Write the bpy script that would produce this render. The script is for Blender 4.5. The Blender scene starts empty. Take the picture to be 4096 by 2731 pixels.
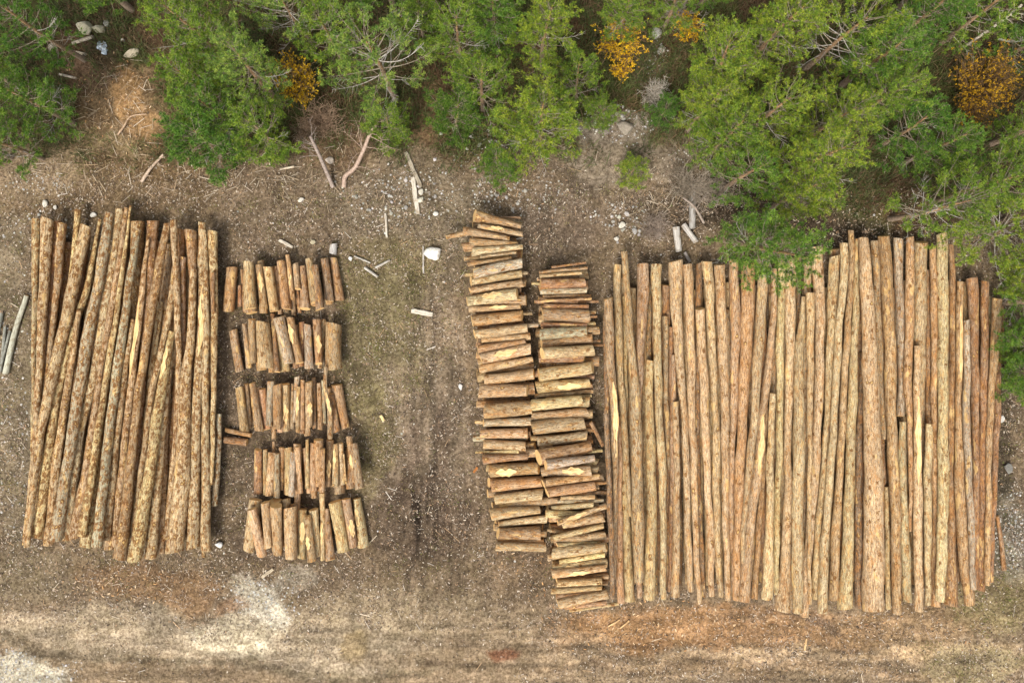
import bpy, math, random
import numpy as np
from mathutils import Vector, Matrix, Quaternion

# ------------------------------------------------------------------ camera, light, exposure
SC = bpy.context.scene
CH = 31.86                                  # height of the drone above the yard
cam = bpy.data.cameras.new("camera"); cam.lens = 28.0; cam.sensor_width = 36.0
cam.clip_start = 0.5; cam.clip_end = 2000
camo = bpy.data.objects.new("camera", cam); camo.location = (0, 0, CH)
SC.collection.objects.link(camo); SC.camera = camo

SUN_EL, SUN_AZ = math.radians(56), math.radians(205)     # azimuth clockwise from +Y
W = bpy.data.worlds.new("World"); SC.world = W; W.use_nodes = True
wn = W.node_tree.nodes; wl = W.node_tree.links
sky = wn.new("ShaderNodeTexSky"); sky.sky_type = 'NISHITA'; sky.sun_disc = False
sky.sun_elevation = SUN_EL; sky.sun_rotation = SUN_AZ; sky.dust_density = 4.0; sky.air_density = 1.0
sky.ozone_density = 0.6
hs = wn.new("ShaderNodeHueSaturation"); hs.inputs["Saturation"].default_value = 0.25   # thin high cloud
wl.new(sky.outputs[0], hs.inputs["Color"]); wl.new(hs.outputs[0], wn["Background"].inputs[0]); wn["Background"].inputs[1].default_value = 0.14
sl = bpy.data.lights.new("sun", 'SUN'); sl.energy = 1.9; sl.angle = math.radians(16); sl.color = (1.0, 0.92, 0.80)
so = bpy.data.objects.new("sun", sl); SC.collection.objects.link(so)
sd = Vector((math.sin(SUN_AZ)*math.cos(SUN_EL), math.cos(SUN_AZ)*math.cos(SUN_EL), math.sin(SUN_EL)))
so.rotation_euler = sd.to_track_quat('Z', 'Y').to_euler(); so.location = (0, -20, 40)
SC.view_settings.view_transform = 'Standard'; SC.view_settings.look = 'None'
SC.view_settings.exposure = 0.66; SC.view_settings.gamma = 1.0
SC.view_settings.use_curve_mapping = False
SC.cycles.max_bounces = 6

# ------------------------------------------------------------------ helpers
C = SC.collection
rng = np.random.default_rng(7)
random.seed(7)
V = 4096/2352.0
def P(px, py, z=0.0):                       # native picture pixel at height z -> world
    k = (CH-z)/CH/100.0
    return ((px-2048)*k, -(py-1365.5)*k)
def PV(x, y, z=0.0): return P(x*V, y*V, z)

def tag(o, label=None, cat=None, group=None, kind=None):
    if label: o["label"] = label
    if cat: o["category"] = cat
    if group: o["group"] = group
    if kind: o["kind"] = kind
    return o
def mesh_obj(name, verts, faces, mat=None, parent=None, smooth=False, cols=None, loops=None):
    me = bpy.data.meshes.new(name)
    verts = np.asarray(verts, dtype=np.float32)
    if isinstance(faces, np.ndarray):
        k = faces.shape[1]; n = len(faces)
        me.vertices.add(len(verts)); me.vertices.foreach_set("co", verts.ravel())
        me.loops.add(n*k); me.loops.foreach_set("vertex_index", faces.astype(np.int32).ravel())
        me.polygons.add(n); me.polygons.foreach_set("loop_start", np.arange(0, n*k, k, dtype=np.int32))
        me.update(calc_edges=True)
    else:
        me.from_pydata([tuple(v) for v in verts], [], faces)
    if smooth: me.polygons.foreach_set("use_smooth", np.ones(len(me.polygons), dtype=bool))
    if cols is not None:
        a = me.color_attributes.new("tint", 'FLOAT_COLOR', 'POINT')
        c = np.ones((len(verts), 4), dtype=np.float32); c[:, :3] = cols
        a.data.foreach_set("color", c.ravel())
    if mat: me.materials.append(mat)
    o = bpy.data.objects.new(name, me); C.objects.link(o)
    if parent: o.parent = parent
    return o
def empty(name, loc=(0, 0, 0), rz=0.0):
    o = bpy.data.objects.new(name, None); C.objects.link(o); o.location = loc; o.rotation_euler = (0, 0, rz)
    o.empty_display_size = 0.3
    return o

class NT:
    def __init__(s, name, rough=0.85, spec=0.25):
        s.m = bpy.data.materials.new(name); s.m.use_nodes = True
        s.t = s.m.node_tree; s.b = s.t.nodes["Principled BSDF"]
        s.b.inputs["Roughness"].default_value = rough
        s.b.inputs["Specular IOR Level"].default_value = spec
    def n(s, typ, ins=None, **kw):
        nd = s.t.nodes.new("ShaderNode"+typ)
        for k, v in kw.items(): setattr(nd, k, v)
        for k, v in (ins or {}).items():
            if hasattr(v, "links") or isinstance(v, bpy.types.NodeSocket): s.t.links.new(v, nd.inputs[k])
            else: nd.inputs[k].default_value = v
        return nd
    def math(s, op, a, b=0.0, clamp=False):
        return s.n("Math", {0: a, 1: b}, operation=op, use_clamp=clamp).outputs[0]
    def ramp(s, v, lo, hi, a=0.0, b=1.0):
        return s.n("MapRange", {0: v, 1: lo, 2: hi, 3: a, 4: b}, interpolation_type='SMOOTHSTEP').outputs[0]
    def mix(s, f, a, b, mode='MIX'):
        nd = s.n("Mix", data_type='RGBA', blend_type=mode)
        for i, v in ((0, f), (6, a), (7, b)):
            if isinstance(v, bpy.types.NodeSocket): s.t.links.new(v, nd.inputs[i])
            else: nd.inputs[i].default_value = (v if i == 0 else (*v, 1.0) if len(v) == 3 else v)
        return nd.outputs[2]
    def link(s, a, b): s.t.links.new(a, b)
    def col(s, c): s.link(c, s.b.inputs["Base Color"])
    def bump(s, h, strength=0.6, dist=0.02):
        b = s.n("Bump", {"Height": h, "Strength": strength, "Distance": dist}); s.link(b.outputs[0], s.b.inputs["Normal"])

# ------------------------------------------------------------------ materials
def m_bark():
    t = NT("pine_bark", 0.82, 0.25)
    tc = t.n("TexCoord").outputs["Object"]; oi = t.n("ObjectInfo")
    rnd = oi.outputs["Random"]
    off = t.n("CombineXYZ", {0: t.math('MULTIPLY', rnd, 91.0), 1: t.math('MULTIPLY', rnd, 37.0), 2: t.math('MULTIPLY', rnd, 53.0)}).outputs[0]
    v = t.n("VectorMath", {0: tc, 1: off}, operation='ADD').outputs[0]
    def mp(sx, sz): return t.n("Mapping", {"Vector": v, "Scale": (sx, sx, sz)}).outputs[0]
    fib = t.n("TexNoise", {"Vector": mp(26, 4.5), "Scale": 1.0, "Detail": 4.0, "Roughness": 0.7}).outputs[0]
    fine = t.n("TexNoise", {"Vector": mp(55, 22), "Scale": 1.0, "Detail": 3.0, "Roughness": 0.7}).outputs[0]
    blot = t.n("TexNoise", {"Vector": mp(5.5, 2.2), "Scale": 1.0, "Detail": 3.0, "Roughness": 0.65}).outputs[0]
    blot2 = t.n("TexNoise", {"Vector": mp(3.0, 0.9), "Scale": 1.3, "Detail": 3.0, "Roughness": 0.6}).outputs[0]
    big = t.n("TexNoise", {"Vector": mp(1.2, 0.45), "Scale": 1.0, "Detail": 2.0}).outputs[0]
    wob = t.n("TexNoise", {"Vector": mp(14, 12), "Scale": 1.0, "Detail": 2.0}).outputs["Color"]
    wv_ = t.n("VectorMath", {0: mp(8.2, 6.2), 1: t.n("VectorMath", {0: wob, 3: 1.1}, operation="SCALE").outputs[0]}, operation="ADD").outputs[0]
    vor = t.n("TexVoronoi", {"Vector": wv_, "Scale": 1.0, "Randomness": 1.0}, feature='F1')
    vd = vor.outputs["Distance"]
    base = oi.outputs["Color"]; ka0 = oi.outputs["Alpha"]
    base = t.mix(t.ramp(ka0, .4, .7), base, t.mix(1.0, base, (1.02, 1.06, 1.10), 'MULTIPLY'))
    # lighter / greyer bark plates
    c = t.mix(t.ramp(blot, 0.40, 0.66), base, t.mix(0.35, base, (0.58, 0.50, 0.38)))
    c = t.mix(t.ramp(fib, 0.46, 0.60, 0.0, 0.75), c, t.mix(1.0, c, (0.34, 0.25, 0.17), 'MULTIPLY'))
    c = t.mix(t.ramp(fine, 0.52, 0.66, 0.0, 0.7), c, t.mix(1.0, c, (1.75, 1.68, 1.5), 'MULTIPLY'))
    mid = t.n('TexNoise', {'Vector': mp(17, 5.0), 'Scale': 1.0, 'Detail': 3.0, 'Roughness': 0.6}).outputs[0]
    c = t.mix(t.math('MULTIPLY', t.ramp(mid, 0.50, 0.60), t.math('ADD', t.math('MULTIPLY', ka0, .25), .40)), c, t.mix(1.0, c, (0.46, 0.36, 0.27), 'MULTIPLY'))
    c = t.mix(t.ramp(mid, 0.46, 0.36, 0.0, 0.6), c, t.mix(1.0, c, (1.35, 1.32, 1.22), 'MULTIPLY'))
    # inner bark showing orange brown in patches
    pm = t.math('MULTIPLY', t.ramp(blot, 0.47, 0.36), t.ramp(fine, 0.36, 0.52))
    c = t.mix(t.math('MULTIPLY', pm, 0.62), c, (0.50, 0.235, 0.08))
    flk = t.n('TexNoise', {'Vector': mp(38, 13), 'Scale': 1.0, 'Detail': 1.0}).outputs[0]
    c = t.mix(t.ramp(flk, 0.60, 0.66, 0.0, 0.75), c, (0.60, 0.285, 0.075))
    c = t.mix(t.ramp(flk, 0.40, 0.33, 0.0, 0.7), c, t.mix(1.0, c, (0.42, 0.34, 0.27), 'MULTIPLY'))
    # stripped pale wood
    sm = t.ramp(blot2, 0.625, 0.665)
    c = t.mix(t.math('MULTIPLY', sm, 0.85), c, t.mix(t.ramp(fib, 0.4, 0.6), (0.78, 0.56, 0.25), (0.60, 0.36, 0.13)))
    patch2 = t.math('MULTIPLY', t.ramp(blot, .50, .58), t.math('MULTIPLY', ka0, 0.45))
    c = t.mix(t.math('MULTIPLY', patch2, t.ramp(fine, .40, .55)), c, (0.36, 0.19, 0.08))
    # knots: brown collar, pale heart ; amount from the object colour alpha
    ka = oi.outputs["Alpha"]
    sepc = t.n("SeparateColor", {0: vor.outputs["Color"]}); pick = sepc.outputs[0]; size = t.math('ADD', t.math('MULTIPLY', sepc.outputs[1], .9), .55)
    vd = t.math('DIVIDE', vd, size)
    on = t.math('LESS_THAN', pick, ka)
    ring = t.math('MULTIPLY', t.math('MULTIPLY', t.ramp(vd, 0.60, 0.42), on), t.ramp(mid, .38, .54, .6, .95))
    heart = t.math('MULTIPLY', t.math('MULTIPLY', t.ramp(vd, 0.24, 0.15), on), t.math('MULTIPLY', t.math('GREATER_THAN', sepc.outputs[2], .3), .9))
    c = t.mix(ring, c, (0.22, 0.10, 0.03))
    c = t.mix(heart, c, (0.70, 0.47, 0.18))
    c = t.mix(t.ramp(big, 0.35, 0.65, 0.0, 0.5), c, t.mix(1.0, c, (0.62, 0.58, 0.55), 'MULTIPLY'))
    t.col(c)
    h = t.math('ADD', t.math('MULTIPLY', fib, 1.2), t.math('ADD', t.math('MULTIPLY', fine, 0.7), t.math('MULTIPLY', ring, 0.35)))
    t.bump(h, 0.9, 0.035)
    return t.m
def m_cut():
    t = NT("sawn_log_end", 0.7, 0.2)
    tc = t.n("TexCoord").outputs["Object"]
    sep = t.n("SeparateXYZ", {0: tc})
    r = t.math('SQRT', t.math('ADD', t.math('POWER', sep.outputs[0], 2.0), t.math('POWER', sep.outputs[1], 2.0)))
    nz = t.n("TexNoise", {"Vector": tc, "Scale": 9.0, "Detail": 3.0}).outputs[0]
    rings = t.math('SINE', t.math('MULTIPLY', t.math('ADD', r, t.math('MULTIPLY', nz, 0.03)), 380.0))
    c = t.mix(t.ramp(rings, -1, 1, 0.0, 0.45), (0.66, 0.44, 0.19), (0.50, 0.28, 0.10))
    c = t.mix(t.ramp(r, 0.09, 0.03, 0.0, 0.5), c, (0.62, 0.27, 0.09))
    c = t.mix(t.ramp(nz, 0.5, 0.7, 0, 0.5), c, (0.75, 0.58, 0.33))
    t.col(c); t.bump(nz, 0.3, 0.01)
    return t.m
def m_strip():
    t = NT("bare_wood", 0.6, 0.25)
    tc = t.n("TexCoord").outputs["Object"]
    f = t.n("TexNoise", {"Vector": t.n("Mapping", {"Vector": tc, "Scale": (34, 34, 3)}).outputs[0], "Scale": 1.0, "Detail": 4.0, "Roughness": 0.7}).outputs[0]
    t.col(t.mix(t.ramp(f, 0.42, 0.62), (0.80, 0.60, 0.30), (0.58, 0.33, 0.12))); t.bump(f, 0.6, 0.02)
    return t.m
def m_weathered():
    t = NT("weathered_wood", 0.85, 0.2)
    tc = t.n("TexCoord").outputs["Object"]; oi = t.n("ObjectInfo")
    v = t.n("Mapping", {"Vector": tc, "Scale": (30, 30, 3)}).outputs[0]
    f = t.n("TexNoise", {"Vector": v, "Scale": 1.0, "Detail": 4.0, "Roughness": 0.7}).outputs[0]
    b = t.n("TexNoise", {"Vector": tc, "Scale": 6.0, "Detail": 3.0}).outputs[0]
    c = t.mix(t.ramp(f, 0.44, 0.6, 0, 0.7), oi.outputs["Color"], t.mix(1.0, oi.outputs["Color"], (0.4, 0.37, 0.34), 'MULTIPLY'))
    c = t.mix(t.ramp(b, 0.52, 0.62, 0, 0.6), c, t.mix(1.0, oi.outputs["Color"], (0.5, 0.42, 0.33), 'MULTIPLY'))
    t.col(c); t.bump(f, 0.7, 0.02)
    return t.m
def m_stone():
    t = NT("stone", 0.8, 0.3)
    tc = t.n("TexCoord").outputs["Object"]; oi = t.n("ObjectInfo")
    f = t.n("TexNoise", {"Vector": tc, "Scale": 7.0, "Detail": 6.0, "Roughness": 0.7}).outputs[0]
    g = t.n("TexNoise", {"Vector": tc, "Scale": 2.5, "Detail": 3.0}).outputs[0]
    c = t.mix(t.ramp(f, 0.42, 0.62, 0, 0.55), oi.outputs["Color"], t.mix(1.0, oi.outputs["Color"], (0.5, 0.46, 0.4), 'MULTIPLY'))
    c = t.mix(t.ramp(g, 0.56, 0.68, 0, 0.5), c, (0.16, 0.17, 0.08))
    t.col(c); t.bump(f, 0.7, 0.04)
    return t.m
def m_tint(name, rough=0.85, rand=0.0, bumpy=False):
    t = NT(name, rough, 0.2)
    a = t.n("VertexColor", layer_name="tint").outputs[0]
    t.col(a)
    return t.m
def m_leaf(name, wtrans=0.35):
    t = NT(name, 0.6, 0.25)
    a = t.n("VertexColor", layer_name="tint").outputs[0]
    oi = t.n("ObjectInfo")
    c = t.mix(1.0, a, oi.outputs["Color"], 'MULTIPLY')
    t.col(c)
    tr = t.n("BsdfTranslucent", {"Color": t.mix(1.0, c, (1.25, 1.2, 0.6), 'MULTIPLY')})
    mx = t.n("MixShader", {0: wtrans*.7, 1: t.b.outputs[0], 2: tr.outputs[0]})
    t.link(mx.outputs[0], t.t.nodes["Material Output"].inputs[0])
    return t.m
def m_wood():
    t = NT("live_branch_bark", 0.85, 0.2)
    tc = t.n("TexCoord").outputs["Object"]; oi = t.n("ObjectInfo")
    a = t.n("VertexColor", layer_name="tint").outputs[0]
    f = t.n("TexNoise", {"Vector": tc, "Scale": 14.0, "Detail": 3.0, "Roughness": 0.7}).outputs[0]
    c = t.mix(t.ramp(f, 0.4, 0.62, 0, 0.7), a, t.mix(1.0, a, (0.45, 0.38, 0.33), 'MULTIPLY'))
    t.col(c); t.bump(f, 0.5, 0.02)
    return t.m
def m_ground():
    t = NT("yard_soil", 0.95, 0.1)
    a = t.n("VertexColor", layer_name="tint").outputs[0]
    tc = t.n("TexCoord").outputs["Object"]
    n1 = t.n("TexNoise", {"Vector": tc, "Scale": 9.0, "Detail": 6.0, "Roughness": 0.75}).outputs[0]
    n2 = t.n("TexNoise", {"Vector": tc, "Scale": 34.0, "Detail": 3.0, "Roughness": 0.8}).outputs[0]
    n3 = t.n("TexNoise", {"Vector": tc, "Scale": 1.6, "Detail": 5.0, "Roughness": 0.65}).outputs[0]
    vo = t.n("TexVoronoi", {"Vector": tc, "Scale": 16.0}, feature='F1')
    pk = t.n("SeparateColor", {0: vo.outputs["Color"]}).outputs[0]
    c = t.mix(t.ramp(n1, 0.38, 0.62), t.mix(1.0, a, (0.60, 0.55, 0.48), 'MULTIPLY'), t.mix(1.0, a, (1.4, 1.38, 1.28), 'MULTIPLY'))
    c = t.mix(t.ramp(n2, 0.42, 0.6, 0, 0.6), c, t.mix(1.0, c, (0.5, 0.45, 0.4), 'MULTIPLY'))
    c = t.mix(t.ramp(n3, 0.4, 0.66, 0, 0.42), c, t.mix(1.0, c, (0.72, 0.72, 0.6), 'MULTIPLY'))
    fl = t.math('MULTIPLY', t.ramp(vo.outputs["Distance"], 0.34, 0.26), t.math('GREATER_THAN', pk, 0.93))
    c = t.mix(t.math('MULTIPLY', fl, 0.3), c, t.mix(0.45, t.mix(1.0, a, (2.0, 1.95, 1.9), 'MULTIPLY'), (0.5, 0.45, 0.38)))
    t.col(c)
    t.bump(t.math('ADD', n1, t.math('MULTIPLY', n2, 0.6)), 0.8, 0.05)
    return t.m
STRIP = m_strip()
BARK, CUT, WEATH, STONE = m_bark(), m_cut(), m_weathered(), m_stone()
CHIP = m_tint("loose_litter"); LEAF = m_leaf("pine_needles"); FLOWER = m_leaf("broom_flowers", 0.2)
BRANCH = m_wood(); GROUND = m_ground(); GRASSM = m_leaf("grass_blades", 0.25)

# ------------------------------------------------------------------ noise (numpy value noise)
_tab = np.random.default_rng(3).random((256, 256)).astype(np.float32)
def vnoise(x, y, f, seed=0):
    x = x*f+seed*17.3; y = y*f+seed*9.7
    xi = np.floor(x).astype(int); yi = np.floor(y).astype(int); fx = x-xi; fy = y-yi
    fx = fx*fx*(3-2*fx); fy = fy*fy*(3-2*fy)
    a = _tab[yi % 256, xi % 256]; b = _tab[yi % 256, (xi+1) % 256]
    c = _tab[(yi+1) % 256, xi % 256]; d = _tab[(yi+1) % 256, (xi+1) % 256]
    return (a*(1-fx)+b*fx)*(1-fy)+(c*(1-fx)+d*fx)*fy
def fbm(x, y, f, o=4, seed=0):
    s = 0; a = 0.5; t = 0
    for k in range(o): s = s+a*vnoise(x, y, f*2**k, seed+k); t += a; a *= 0.55
    return s/t
def sstep(a, b, x):
    t = np.clip((x-a)/(b-a), 0, 1); return t*t*(3-2*t)

# ------------------------------------------------------------------ ground
# soil patches, plus one of painted pine shade: (x, y, rx, ry, angle, rgb, strength) in the photo plan at 2352 wide, ground level
PATCH = [
 (20, 900, 70, 500, 0, (.30, .26, .19), .8), (300, 430, 420, 80, 0, (.24, .18, .115), .8),
 (330, 330, 260, 90, 0, (.21, .15, .085), .7), (700, 470, 260, 110, 0, (.255, .205, .155), .8),
 (950, 520, 170, 190, 0, (.27, .235, .18), .8), (900, 640, 160, 110, 0, (.25, .215, .13), .8),
 (880, 780, 130, 200, 0, (.245, .22, .135), .8), (960, 1030, 150, 230, 0, (.29, .24, .19), .8),
 (1020, 860, 60, 300, 0, (.31, .26, .205), .6), (970, 1200, 120, 100, 0, (.20, .155, .12), .8),
 (1000, 1100, 22, 190, 2, (.17, .125, .10), .5), (935, 1110, 16, 170, -3, (.18, .135, .11), .45),
 (850, 1000, 50, 150, 0, (.25, .23, .115), .6), (1270, 520, 130, 90, 0, (.24, .195, .16), .8),
 (1330, 380, 100, 70, 0, (.22, .185, .155), .8), (1450, 460, 110, 70, 0, (.25, .205, .165), .7),
 (1560, 500, 110, 60, 0, (.24, .195, .15), .6), (1440, 290, 100, 50, 0, (.26, .23, .20), .6),
 (1180, 330, 150, 70, 0, (.21, .17, .115), .6),
 (640, 900, 180, 330, 0, (.155, .125, .10), .6), (660, 1240, 170, 60, 0, (.17, .135, .11), .6),
 (1240, 900, 110, 420, 0, (.12, .10, .08), .5), (1200, 1290, 90, 70, 0, (.22, .165, .115), .6),
 (260, 1290, 300, 40, 0, (.27, .22, .155), .7), (330, 1350, 200, 45, 8, (.29, .195, .12), .75),
 (80, 1320, 120, 60, 0, (.31, .265, .19), .7), (300, 1460, 420, 70, 3, (.385, .335, .265), .85),
 (700, 1470, 300, 90, 0, (.36, .315, .25), .85), (900, 1400, 250, 60, 0, (.34, .29, .215), .7),
 (520, 1390, 60, 45, -20, (.33, .30, .25), .5), (575, 1390, 90, 55, 50, (.62, .60, .53), .95),
 (520, 1470, 110, 50, 20, (.58, .54, .44), .8), (650, 1340, 60, 25, 0, (.55, .52, .46), .6),
 (520, 1395, 45, 22, 0, (.36, .21, .12), .5), (230, 1425, 90, 30, -8, (.44, .38, .29), .7),
 (370, 1430, 70, 40, 0, (.30, .265, .21), .7), (40, 1545, 130, 45, 18, (.50, .49, .43), .9),
 (30, 1470, 60, 22, 30, (.14, .12, .09), .8), (110, 1500, 110, 16, 22, (.18, .15, .11), .7),
 (250, 1520, 160, 10, 8, (.20, .175, .13), .6), (430, 1500, 120, 10, 8, (.22, .19, .145), .6),
 (650, 1540, 300, 10, 3, (.22, .19, .14), .7), (900, 1535, 160, 9, 1, (.21, .18, .13), .7),
 (830, 1470, 55, 35, 10, (.27, .22, .14), .9), (700, 1450, 90, 14, 0, (.24, .205, .155), .5),
 (980, 1500, 200, 14, 0, (.27, .22, .16), .5), (1130, 1530, 90, 16, 0, (.20, .16, .115), .6),
 (1120, 1420, 140, 50, 0, (.32, .265, .195), .7), (1170, 1495, 30, 14, 0, (.18, .07, .04), .7),
 (1500, 1440, 260, 60, 0, (.38, .235, .125), .8), (1750, 1450, 300, 55, 0, (.35, .225, .13), .75),
 (1330, 1470, 160, 30, 14, (.42, .33, .235), .5), (2080, 1440, 220, 50, 0, (.31, .225, .14), .7),
 (1850, 1425, 90, 16, 14, (.13, .10, .08), .8), (1720, 1425, 50, 10, 12, (.15, .12, .09), .6),
 (1700, 1515, 480, 12, -1, (.50, .39, .27), .75), (2100, 1497, 260, 12, -2, (.48, .37, .25), .7),
 (1500, 1532, 300, 9, 0, (.24, .18, .125), .7), (1900, 1545, 400, 14, 0, (.36, .27, .18), .6),
 (2290, 1380, 110, 90, 0, (.29, .25, .15), .85), (2300, 1200, 60, 110, 0, (.21, .20, .17), .8),
 (2330, 1290, 40, 60, 0, (.36, .35, .31), .6), (2230, 1530, 150, 50, 0, (.30, .27, .17), .6),
 (2290, 1000, 70, 200, 0, (.07, .06, .045), .8), (1900, 470, 450, 90, 0, (.06, .048, .037), .85),  # last entry: shade under the pines, painted into the ground colour
]
FOREST = [  # forest floor and clearings inside it
 (260, 250, 120, 150, -8, (.19, .13, .08), .9), (285, 235, 42, 90, -12, (.40, .25, .125), .8), (330, 300, 35, 60, 0, (.36, .23, .12), .7), (240, 330, 60, 30, 0, (.27, .20, .10), .6),
 (180, 170, 90, 50, 0, (.15, .10, .07), .8), (140, 330, 160, 50, 0, (.25, .19, .12), .7),
 (250, 90, 60, 60, 0, (.11, .08, .055), .8), (60, 400, 120, 60, 0, (.26, .20, .14), .8),
 (1210, 330, 90, 55, 0, (.22, .18, .13), .8), (1420, 300, 110, 45, 0, (.24, .21, .18), .8),
 (1430, 370, 160, 50, 0, (.24, .20, .16), .9), (1600, 350, 90, 50, 0, (.18, .15, .12), .8),
 (990, 260, 60, 80, 0, (.17, .115, .07), .8), (1490, 100, 40, 120, 0, (.17, .14, .11), .7),
 (740, 330, 110, 60, 0, (.17, .115, .075), .7), (1500, 170, 60, 30, 0, (.20, .17, .14), .5),
]
TEXV = None
def soil(x, y):
    vx = (x*100+2048)/V; vy = (1365.5-y*100)/V
    wx = vx+60*(fbm(x, y, .45, 4, 5)-.5)*2; wy = vy+45*(fbm(x, y, .5, 4, 11)-.5)*2
    c = np.zeros(x.shape+(3,)); c[...] = (.25, .20, .145); rag = .5*fbm(x, y, 1.6, 4, 13)+.5*fbm(x, y, 5.0, 3, 17)+.0
    def lay(L):
        for (px, py, rx, ry, an, col, st) in L:
            a = math.radians(an); dx = wx-px; dy = wy-py
            u = (dx*math.cos(a)+dy*math.sin(a))/rx; w = (-dx*math.sin(a)+dy*math.cos(a))/ry
            q = np.sqrt(u*u+w*w)+(rag-.5)*.75; m = (1-sstep(.68, 1.12, q))*st
            c[:] = c*(1-m[..., None])+np.array(col)*m[..., None]
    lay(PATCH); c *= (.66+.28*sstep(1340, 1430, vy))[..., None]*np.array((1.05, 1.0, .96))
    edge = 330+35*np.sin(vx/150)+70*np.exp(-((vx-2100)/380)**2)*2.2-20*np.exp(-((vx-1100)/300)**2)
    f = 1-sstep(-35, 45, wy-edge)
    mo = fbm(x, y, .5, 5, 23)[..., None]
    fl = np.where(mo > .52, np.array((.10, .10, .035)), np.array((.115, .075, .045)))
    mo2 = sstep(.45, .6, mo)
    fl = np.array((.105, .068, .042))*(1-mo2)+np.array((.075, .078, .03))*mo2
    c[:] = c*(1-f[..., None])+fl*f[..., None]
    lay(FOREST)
    # dusty mottling
    m = fbm(x, y, 1.3, 5, 31)[..., None]; c *= .55+.9*m
    m = fbm(x, y, 4.5, 3, 33)[..., None]; c *= .6+.8*m
    lane = np.exp(-((wx-980)/160)**2)*sstep(560, 760, vy)*(1-sstep(1330, 1480, vy))
    streak = fbm(x*6, y*.55, .9, 3, 41)
    c *= (1+lane*(streak-.5)*1.7)[..., None]
    damp = np.exp(-((vx-965)/75)**2)*sstep(1040, 1150, vy)*(1-sstep(1260, 1330, vy)); c *= (1-.8*damp*sstep(.40, .56, streak))[..., None]
    low = sstep(1370, 1450, vy); st2 = fbm(x*.35+y*.05, y*5, 1.0, 4, 47)
    c *= (1+low*(st2-.5)*1.5)[..., None]
    return c, f
def relief(x, y):
    return .05*(fbm(x, y, .6, 4, 61)-.5)+.03*(fbm(x, y, 2.5, 2, 67)-.5)
def axis(lo, hi, st, far):
    a = list(np.arange(lo, hi+1e-6, st)); b = []; s = st; p = hi
    while p < far: s *= 1.35; p += s; b.append(p)
    cst = []; s = st; p = lo
    while p > -far: s *= 1.35; p -= s; cst.append(p)
    return np.array(cst[::-1]+a+b)
gx = axis(-24, 24, .1, 300); gy = axis(-16.5, 17, .1, 300)
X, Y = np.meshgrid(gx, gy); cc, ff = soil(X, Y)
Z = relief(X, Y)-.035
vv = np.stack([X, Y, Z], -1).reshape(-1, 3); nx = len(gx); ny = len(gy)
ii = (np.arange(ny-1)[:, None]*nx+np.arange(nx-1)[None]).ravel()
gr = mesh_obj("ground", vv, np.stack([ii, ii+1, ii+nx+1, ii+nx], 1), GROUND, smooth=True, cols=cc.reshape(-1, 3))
tag(gr, kind='structure')

# ------------------------------------------------------------------ logs: traced in the photo
# tones: bark colours of the wood itself
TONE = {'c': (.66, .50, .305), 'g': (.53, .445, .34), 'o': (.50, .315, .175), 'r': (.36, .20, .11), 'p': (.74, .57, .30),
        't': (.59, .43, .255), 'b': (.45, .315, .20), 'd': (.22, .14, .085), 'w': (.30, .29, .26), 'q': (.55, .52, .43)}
TONE = {k_: (v_[0]*.95, v_[1]*.985, v_[2]*.93) for k_, v_ in TONE.items()}
TWORD = {'c': 'cream barked', 'g': 'grey barked', 'o': 'orange brown', 'r': 'reddish brown', 'p': 'pale yellow', 't': 'tan', 'b': 'brown', 'd': 'dark brown'}
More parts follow.
